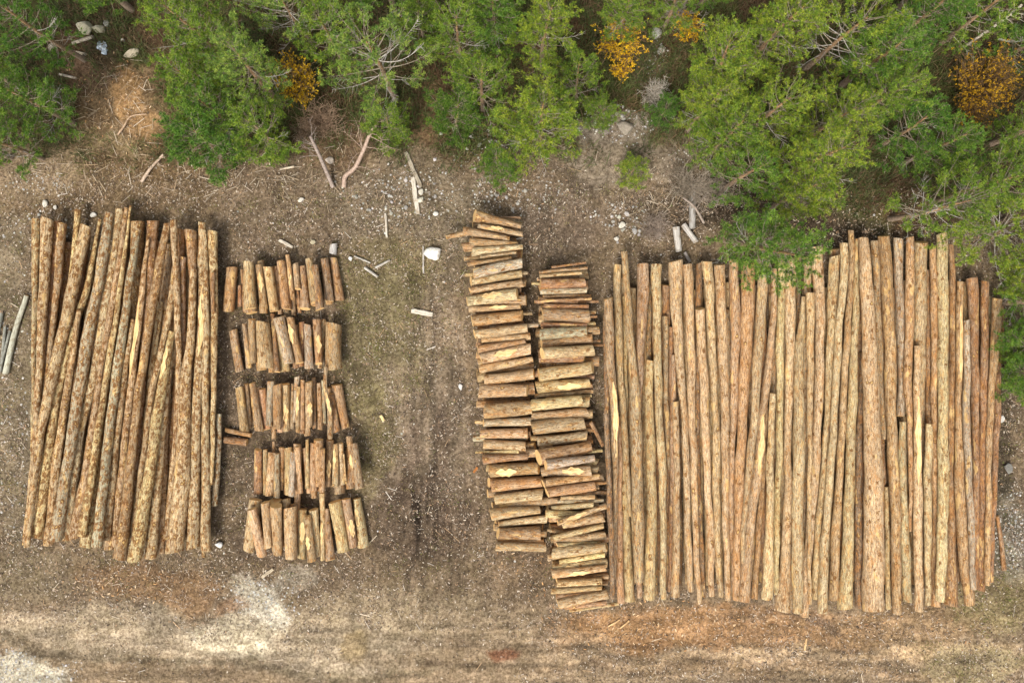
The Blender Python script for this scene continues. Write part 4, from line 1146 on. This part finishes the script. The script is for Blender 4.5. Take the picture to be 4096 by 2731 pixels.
def pine_meshes(seed, H, R, cb, n_wh=None, dens=1.0, open_=0.0, barkc=(.33, .26, .20), top=(.50, .30, .14)):
    rg = np.random.default_rng(seed); acc = acc_new(); lean = rg.normal(0, .03, 2)
    zs = np.linspace(0, H, 14); tr = np.stack([lean[0]*zs+.05*np.sin(zs*.8+seed), lean[1]*zs+.05*np.cos(zs*.7+seed), zs], 1)
    r0 = .016*H+.02; tcol = np.array([np.array(barkc)*(1-z/H)+np.array(top)*(z/H) for z in zs])
    tube_acc(acc, tr, r0*(1-zs/H)**.8+.012, 8, tcol)
    T, D = [], []
    nwh = n_wh or int(H*(1-cb)/.34)
    for k in range(nwh):
        t = (k+rg.random()*.5)/nwh; z = H*(cb+(1-cb)*t); prof = math.sqrt(max(0, 1-((t-.28)/.74)**2)) if t > .28 else .72+t
        nb = int(rg.integers(4, 7))
        a0 = rg.random()*6.28
        for b in range(nb):
            a = a0+b*6.283/nb+rg.normal(0, .22); L = R*prof*rg.uniform(.55, 1.15)
            if rg.random() < .12: L *= .45
            el = math.radians(12+46*t+rg.normal(0, 7)); m = max(5, int(L/.22)+1)
            s = np.linspace(0, 1, m); bx = np.interp(z, zs, tr[:, 0]); by = np.interp(z, zs, tr[:, 1])
            bend = rg.normal(0, .10); ang = a+bend*s*2
            rad_ = L*s*math.cos(el); zz = z+L*s*math.sin(el)-.10*L*np.sin(s*3.14)+.10*L*s**2
            pts = np.stack([bx+rad_*np.cos(ang), by+rad_*np.sin(ang), zz], 1)
            br = (.007+.008*L)*(1-s*.85)
            dead = rg.random() < .10+open_*.3 and t < .5
            bc = np.array((.33, .28, .21)) if not dead else np.array((.50, .47, .42))
            tube_acc(acc, pts, br, 4, bc)
            # side twigs
            nt = max(3, int(L*6.6*dens))
            for q in range(nt):
                f = rg.uniform(.22+.25*open_, 1)**.75; sd_ = 1 if rg.random() < .5 else -1
                p = np.array([np.interp(f, s, pts[:, i]) for i in range(3)]); aa = a+bend*f*2+sd_*rg.uniform(.45, 1.05)
                tl = (.16+.42*(1-f)*min(L, 1.6))*rg.uniform(.6, 1.25); te = el*.6+rg.normal(.18, .2)
                dv = np.array((math.cos(aa)*math.cos(te), math.sin(aa)*math.cos(te), math.sin(te)))
                e = p+dv*tl; mid = p+dv*tl*.5+np.array((0, 0, -.02))
                tube_acc(acc, [p, mid, e], np.array((.008, .006, .004)), 3, bc*.95)
                if dead and rg.random() < .8: continue
                for g in np.arange(.42, 1.01, max(.12, .17/tl)):
                    jd = dv+rg.normal(0, .35, 3)+np.array((0, 0, .25)); jd /= np.linalg.norm(jd)
                    T.append(p+dv*tl*g+rg.normal(0, .02, 3)); D.append(jd)
                if rg.random() < .6:
                    ab = aa+rg.choice((-1, 1))*.7; d2 = np.array((math.cos(ab), math.sin(ab), .3)); d2 /= np.linalg.norm(d2)
                    T.append(mid+d2*.10); D.append(d2); T.append(mid+d2*.20); D.append(d2)
            if not dead:
                T.append(pts[-1]); dd = pts[-1]-pts[-2]; D.append(dd/np.linalg.norm(dd))
    T.append(tr[-1]); D.append(np.array((0, 0, 1.)))
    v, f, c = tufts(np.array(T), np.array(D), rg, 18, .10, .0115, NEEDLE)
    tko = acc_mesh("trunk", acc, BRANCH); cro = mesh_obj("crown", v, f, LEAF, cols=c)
    return tko, cro
PROTO = {}
def proto(key, **kw):
    a, b = pine_meshes(**kw); PROTO[key] = (a.data, b.data); bpy.data.objects.remove(a); bpy.data.objects.remove(b)
proto('tallA', seed=1, H=6.6, R=1.6, cb=.22)
proto('tallB', seed=2, H=6.2, R=1.75, cb=.25, open_=.4)
proto('tallC', seed=3, H=7.0, R=1.65, cb=.2, dens=1.15)
proto('midA', seed=4, H=5.2, R=1.5, cb=.15, dens=1.15)
proto('midB', seed=5, H=4.6, R=1.55, cb=.18, dens=1.0, open_=.4)
proto('openA', seed=6, H=5.8, R=2.1, cb=.32, open_=.9, dens=.85)
proto('small', seed=7, H=2.2, R=.95, cb=.05, dens=1.5)
proto('bushy', seed=8, H=3.4, R=1.5, cb=.05, dens=1.5)
def tree(key, vx, vy, sc, tint, label, name="pine_tree", frac=.72, rot=None, group=None):
    """vx, vy: where the crown's middle shows in the photo; the tree is planted at the ground point below that height"""
    H = {'tallA': 6.6, 'tallB': 6.2, 'tallC': 7.0, 'midA': 5.2, 'midB': 4.6, 'openA': 5.8, 'small': 2.2, 'bushy': 3.4}[key]*sc
    x, y = PV(vx, vy, H*frac)
    r = empty(name, (x, y, -.03), random.uniform(0, 6.28) if rot is None else rot); r.scale = (sc, sc, sc)
    for nm, me in zip(("trunk", "crown"), PROTO[key]):
        o = bpy.data.objects.new(nm, me); C.objects.link(o); o.parent = r
        o.color = (*tint, 1) if nm == "crown" else (1, 1, 1, 1)
    tag(r, label, "pine" if name == "pine_tree" else "shrub", group); return r
YG = (1.75, 1.28, .85); BG = (1.1, 1.05, .9); DG = (.8, .88, .75); MG = (1.4, 1.15, .85); PG = (1.65, 1.3, 1.5)
TREES = [
 ('tallB', 45, 42, .92, DG, "dark green pine filling the top left corner of the photo"),
 ('midA', 40, 218, 1.0, BG, "rich green pine reaching over the chip clearing from the left edge"),
 ('midB', -10, 320, .9, BG, "green pine cut by the left edge below the rich green one"),
 ('tallA', 440, 55, 1.0, MG, "tall pine right of the boulders at the clearing's top"),
('midA', 440, 185, 1.0, MG, "pine at the right rim of the orange chip clearing"),
 ('tallA', 560, 150, .95, PG, "bluish pine between the chip clearing and the yellow broom"),
 ('midA', 480, 250, .95, BG, "dense pine just above the lowest dark green pine"),
 ('bushy', 450, 320, 1.15, DG, "low dark green pine nearest the left pile"),
 ('midB', 585, 290, 1.0, MG, "pine left of the brown twiggy shrub at the wood's edge"),
 ('openA', 655, 5, .9, PG, "pale open pine with bare branches cut by the top edge"),
 ('midB', 745, 60, 1.0, MG, "pine just left of the big pale open pine"),
 ('openA', 870, 140, 1.05, PG, "big pale open pine with long bare limbs right of the broom"),
('bushy', 880, 280, .8, MG, "yellowish low pine growing from the bent trunk"),
 ('tallB', 1050, 70, .85, MG, "pine between the pale open pine and the top middle pine"),
 ('midB', 1100, 190, 1.0, MG, "mid green pine above the dark juniper"),
 ('tallA', 1250, 60, .9, YG, "yellow green pine at the top middle"),
 ('midA', 1130, 15, 1.0, BG, "green pine cut by the top edge left of the yellow green one"),
 ('midA', 1240, 270, 1.2, YG, "bright yellow green pine standing forward above the crosswise stacks"),
 ('midB', 1330, 180, .85, MG, "small pine left of the orange broom"),
 ('tallA', 1440, 20, .7, MG, "slim pine behind the orange broom at the top"),
 ('small', 1453, 393, .75, YG, "tiny lone green pine on the bare taupe soil"),
 ('tallC', 1690, 150, 1.0, YG, "large yellow green pine left of the wood's right half"),
 ('tallA', 1640, 230, .85, YG, "pine at the left rim of the right hand wood"),
 ('tallA', 1790, 60, 1.0, YG, "large pine at the top of the right hand wood"),
 ('tallB', 1780, 250, .95, YG, "pine in the middle of the right hand wood above the lone clearing"),
 ('midA', 1680, 300, 1.0, MG, "lower pine below the large yellow green pine"),
 ('openA', 1950, 60, 1.0, YG, "yellowish pine with bright bare limbs near the top right"),
 ('tallC', 2060, 100, .9, BG, "deep green pine left of the fallen white trunk"),
 ('tallA', 2050, 210, .85, MG, "green pine left of the large orange broom"),
 ('midB', 1720, 390, 1.0, BG, "soft green pine above the one overhanging the right pile"),
 ('tallA', 1880, 360, 1.0, YG, "yellow green pine behind the overhanging one"),
 ('midA', 1850, 440, .95, YG, "pine at the right rear of the overhanging pine"),
 ('tallB', 1930, 270, .9, YG, "pine in the heart of the right hand wood with tan limbs"),
 ('midB', 2110, 290, 1.0, DG, "dark green pine at the left of the dark forest floor"),
 ('midA', 2180, 330, .9, BG, "pine below the large orange broom"),
 ('openA', 2165, 462, .95, MG, "sparse pine with bare grey limbs above the right pile's right half"),
 ('tallB', 2290, 420, .95, MG, "pine with forked tan trunk at the right edge"),
 ('midB', 2270, 20, 1.0, MG, "green pine cut by the top right corner"),
 ('tallA', 2160, 10, .9, DG, "dark pine cut by the top edge near the right corner"),
('midB', 1560, -10, .9, MG, "pine cut by the top edge above the small broom"),
 ('bushy', 1530, 245, .55, DG, "low green juniper under the whitish dead shrub"),
 ('bushy', 1040, 255, .9, (.8, .8, .6), "dark olive juniper on the stony slope in the middle"),
 ('bushy', 1150, 375, .7, (1.0, .95, .7), "small olive shrub left of the bright forward pine"),
 ('small', 620, 330, .8, MG, "little pine at the wood's edge left of the leaning dead trunk"),
 ('bushy', 960, 30, .9, MG, "small pine cut by the top edge right of the open pine"),
 ('bushy', 1380, 250, .6, MG, "small pine left of the stony patch"),
]
def tree_at(key, bx, by, sc, tint, label, tilt, az, sp=0.0):
    """planted at ground point bx, by; leaning by tilt degrees towards azimuth az (degrees from +x)"""
    x, y = PV(bx, by); r = empty("pine_tree", (x, y, -.05)); r.scale = (sc, sc, sc)
    ax = Vector((-math.sin(math.radians(az)), math.cos(math.radians(az)), 0)); r.rotation_mode = 'QUATERNION'
    r.rotation_quaternion = Quaternion(ax, math.radians(tilt)) @ Quaternion((0, 0, 1), sp)
    for nm, me in zip(("trunk", "crown"), PROTO[key]):
        o = bpy.data.objects.new(nm, me); C.objects.link(o); o.parent = r
        o.color = (*tint, 1) if nm == "crown" else (1, 1, 1, 1)
    tag(r, label, "pine")
tree_at('openA', 2315, 505, 1.0, YG, "pine with orange trunk hanging over the right pile's right corner", 42, 205)
tree_at('midA', 2345, 640, .75, YG, "leafy pine leaning in from the right edge over the pile's corner", 30, 190, 1.0)
tree_at('bushy', 2362, 790, .95, BG, "small green pine at the right edge beside the pile", 38, 180, 2.0)
tree_at('bushy', 2362, 870, .85, BG, "lowest small green pine at the right edge", 36, 175, 4.0)
tree_at('midA', 1672, 548, 1.2, BG, "bushy bright pine overhanging the tops of the right pile", 14, 300, 2.0)
for k, a, b, sc, ti, lab in TREES: tree(k, a, b, sc, ti, lab)
# beyond the frame: the wood goes on
OUT = [(-140, 100), (-150, 300), (150, -110), (380, -120), (620, -130), (860, -110), (1120, -120), (1400, -120), (1680, -120), (1950, -120), (2220, -110), (2440, 60), (2450, 260), (2470, 470), (2470, 680), (2460, 860)]
for i, (a, b) in enumerate(OUT):
    tree(('tallA', 'tallB', 'tallC', 'midA')[i % 4], a, b, .95, (MG, YG, BG)[i % 3], "pine of the wood just beyond the edge of the photo", group="pines beyond the photo's edge")

# ------------------------------------------------------------------ broom bushes, dead shrubs, dead trunks
def bush_mesh(seed, R, H, n, twigcol, flower=None, curl=.25, sub=3):
    rg = np.random.default_rng(seed); acc = acc_new(); T, D = [], []
    for k in range(n):
        a = rg.random()*6.28; sp = rg.random()**.6; L = rg.uniform(.6, 1.1); m = 7; s = np.linspace(0, 1, m)
        cr = rg.normal(0, curl); rr = R*sp*s**1.1*L; zz = H*L*np.sin(s*1.5)*(1.05-.45*sp)
        an = a+cr*s*2+.15*np.sin(s*6+rg.random()*6); pts = np.stack([rr*np.cos(an), rr*np.sin(an), zz], 1)+rg.normal(0, .012, (m, 3))
        tube_acc(acc, pts, .017*(1-s*.8)+.003, 3, np.array(twigcol)*rg.uniform(.7, 1.2))
        for q in range(sub):
            f = rg.uniform(.35, .95); p = np.array([np.interp(f, s, pts[:, i]) for i in range(3)]); aa = a+rg.normal(0, .9)
            dv = np.array((math.cos(aa), math.sin(aa), rg.uniform(.2, 1))); dv /= np.linalg.norm(dv); tl = R*rg.uniform(.15, .4)
            tube_acc(acc, [p, p+dv*tl*.5+rg.normal(0, .02, 3), p+dv*tl], np.array((.006, .005, .003)), 3, np.array(twigcol)*rg.uniform(.8, 1.3))
            for g in (.4, .6, .8, 1.0): T.append(p+dv*tl*g); D.append(dv)
        T.append(pts[-1]); D.append(np.array((0, 0, 1.)))
    st = acc_mesh("stems", acc, BRANCH); fo = None
    if flower:
        fr, nn, ln, pal = flower; T = np.array(T); D = np.array(D); k = rg.random(len(T)) < fr
        v, f, c = tufts(T[k], D[k], rg, nn, ln, .022, pal); fo = mesh_obj("blossom", v, f, FLOWER, cols=c)
    return st, fo
YEL = [(.50, .28, .012), (.68, .42, .015), (.80, .55, .02), (.36, .22, .02)]
def bush(name, vx, vy, seed, R, H, n, twigcol, label, cat, flower=None, curl=.25, sub=3):
    x, y = PV(vx, vy, H*.6); r = empty(name, (x, y, -.03)); st, fo = bush_mesh(seed, R, H, n, twigcol, flower, curl, sub)
    st.parent = r
    if fo: fo.parent = r
    tag(r, label, cat)
FW = (.42, 6, .065, YEL)
bush("broom_bush", 675, 185, 11, 1.15, 2.1, 220, (.26, .19, .10), "bright yellow broom bush between the pines left of the middle", "bush", FW)
bush("broom_bush", 1425, 92, 12, 1.1, 2.0, 200, (.28, .18, .10), "orange yellow broom bush near the top middle right", "bush", FW)
bush("broom_bush", 1428, 160, 13, .5, .8, 60, (.26, .16, .09), "small rusty broom just under the orange yellow one", "bush", (.35, 5, .06, YEL))
bush("broom_bush", 1580, 62, 14, .7, 1.5, 110, (.26, .18, .10), "small yellow broom bush beside the dead branches at the top", "bush", FW)
bush("broom_bush", 2270, 185, 15, 1.7, 2.2, 260, (.22, .14, .07), "large orange broom bush at the right edge under the fallen trunk", "bush", (.32, 6, .07, [(.34, .18, .012), (.50, .29, .015), (.62, .38, .02), (.22, .12, .015)]))
bush("broom_bush", 2235, 255, 16, .9, 1.2, 120, (.22, .14, .07), "lower left lobe of broom next to the large orange bush", "bush", (.2, 5, .06, [(.34, .18, .012), (.46, .26, .015), (.22, .12, .015)]))
bush("dead_shrub", 735, 275, 21, 1.1, 1.0, 130, (.34, .24, .16), "brown leafless twiggy shrub below the yellow broom", "shrub", None, .5, 4)
bush("dead_shrub", 1507, 212, 22, .75, .8, 80, (.60, .55, .47), "whitish leafless dead shrub above the stony patch", "shrub", None, .4, 4)
bush("dead_shrub", 1590, 430, 23, 1.15, .7, 150, (.42, .36, .28), "grey leafless brush lying over the long grey log", "shrub", None, .6, 4)
bush("dead_shrub", 1650, 440, 24, .9, .6, 90, (.40, .34, .27), "leafless brush right of the long grey log", "shrub", None, .6, 4)
bush("dead_shrub", 1505, 520, 25, .9, .35, 90, (.38, .31, .25), "flat grey leafless brush left of the weathered stubs", "shrub", None, .7, 3)
bush("dead_shrub", 1560, 30, 26, .8, .9, 60, (.44, .38, .32), "tangle of grey dead branches beside the small broom", "shrub", None, .5, 4)
bush("dead_shrub", 700, 300, 27, .7, .7, 60, (.30, .22, .15), "brown brush at the upper end of the leaning dead trunk", "shrub", None, .5, 4)
def dead_trunk(name, pts, w, col, label, nb=8, bl_=.6, seed=0, z=None):
    """pts in 2352 photo coords with heights"""
    rg = np.random.default_rng(seed); Pw = np.array([(*PV(x, y, h), h) for x, y, h in pts]); o0 = Pw[0].copy()
    m = 26; s = np.linspace(0, 1, len(Pw)); ss = np.linspace(0, 1, m); Q = np.stack([smooth_interp(ss, s, Pw[:, i]) for i in range(3)], 1)-o0
    acc = acc_new(); rad = np.linspace(w[0], w[1], m)*V/200; tube_acc(acc, Q, rad, 8, col)
    r = empty(name, tuple(o0)); t = acc_mesh("trunk", acc, BRANCH); t.parent = r
    for k in range(nb):
        i = int(rg.integers(m//4, m-1)); d = Q[min(i+1, m-1)]-Q[i-1]; d /= np.linalg.norm(d); a = math.atan2(d[1], d[0])+rg.choice((-1, 1))*rg.uniform(.6, 1.4)
        L = bl_*rg.uniform(.5, 1.3); s_ = np.linspace(0, 1, 6); bd = rg.normal(0, .5)
        bp = Q[i]+np.stack([L*s_*np.cos(a+bd*s_), L*s_*np.sin(a+bd*s_), L*s_*rg.uniform(0, .5)], 1)
        ac = acc_new(); tube_acc(ac, bp, .016*(1-s_*.8), 4, np.array(col)*1.1)
        for q in range(3):
            p = bp[2+q]; aa = a+rg.normal(0, .8); e = p+np.array((math.cos(aa), math.sin(aa), .3))*L*.35; tube_acc(ac, [p, (p+e)/2, e], np.array((.008, .006, .003)), 3, np.array(col)*1.1)
        b = acc_mesh("branch", ac, BRANCH); b.parent = r
    tag(r, label, "dead tree"); return r
dead_trunk("dead_tree", [(765, 430, .1), (748, 390, .45), (728, 345, .8), (712, 312, 1.1)], (10, 7), (.34, .28, .24), "leaning grey dead trunk at the wood's edge below the brown shrub", 10, .7, 1)
dead_trunk("bent_tree", [(790, 430, .05), (793, 405, .2), (815, 385, .4), (835, 345, .8), (848, 312, 1.2), (865, 285, 1.7)], (11, 7), (.44, .33, .26), "bent brown pine trunk right of the leaning dead trunk", 12, 1.1, 2)
dead_trunk("fallen_tree", [(2215, 108, .5), (2250, 84, 1.2), (2282, 62, 1.6), (2312, 40, 2.0), (2347, 12, 2.6)], (6, 5), (.66, .60, .50), "thin white dead trunk slanting across the top right corner", 7, .5, 3)
dead_trunk("fallen_tree", [(2292, 90, .3), (2325, 96, .4), (2365, 90, .5)], (5, 4), (.50, .50, .42), "short white dead trunk at the right edge under the slanting one", 2, .3, 4)
dead_trunk("fallen_tree", [(1560, 25, .4), (1590, 45, .5), (1625, 60, .6)], (7, 4), (.42, .38, .34), "grey dead trunk lying right of the small yellow broom", 7, .6, 5)
dead_trunk("fallen_tree", [(1617, 512, .15), (1595, 475, .5), (1570, 455, .7)], (6, 4), (.36, .30, .25), "dark thin dead trunk lying in the grey brush", 6, .6, 6)
dead_trunk("fallen_branch", [(270, 310, .05), (285, 290, .1), (300, 268, .1), (335, 262, .15)], (5, 3), (.50, .36, .24), "reddish bare branch lying across the orange chips", 4, .35, 7)
dead_trunk("fallen_branch", [(325, 418, .05), (345, 388, .1), (375, 355, .15)], (8, 5), (.56, .44, .33), "tan bare branch lying below the low dark green pine", 4, .35, 8)
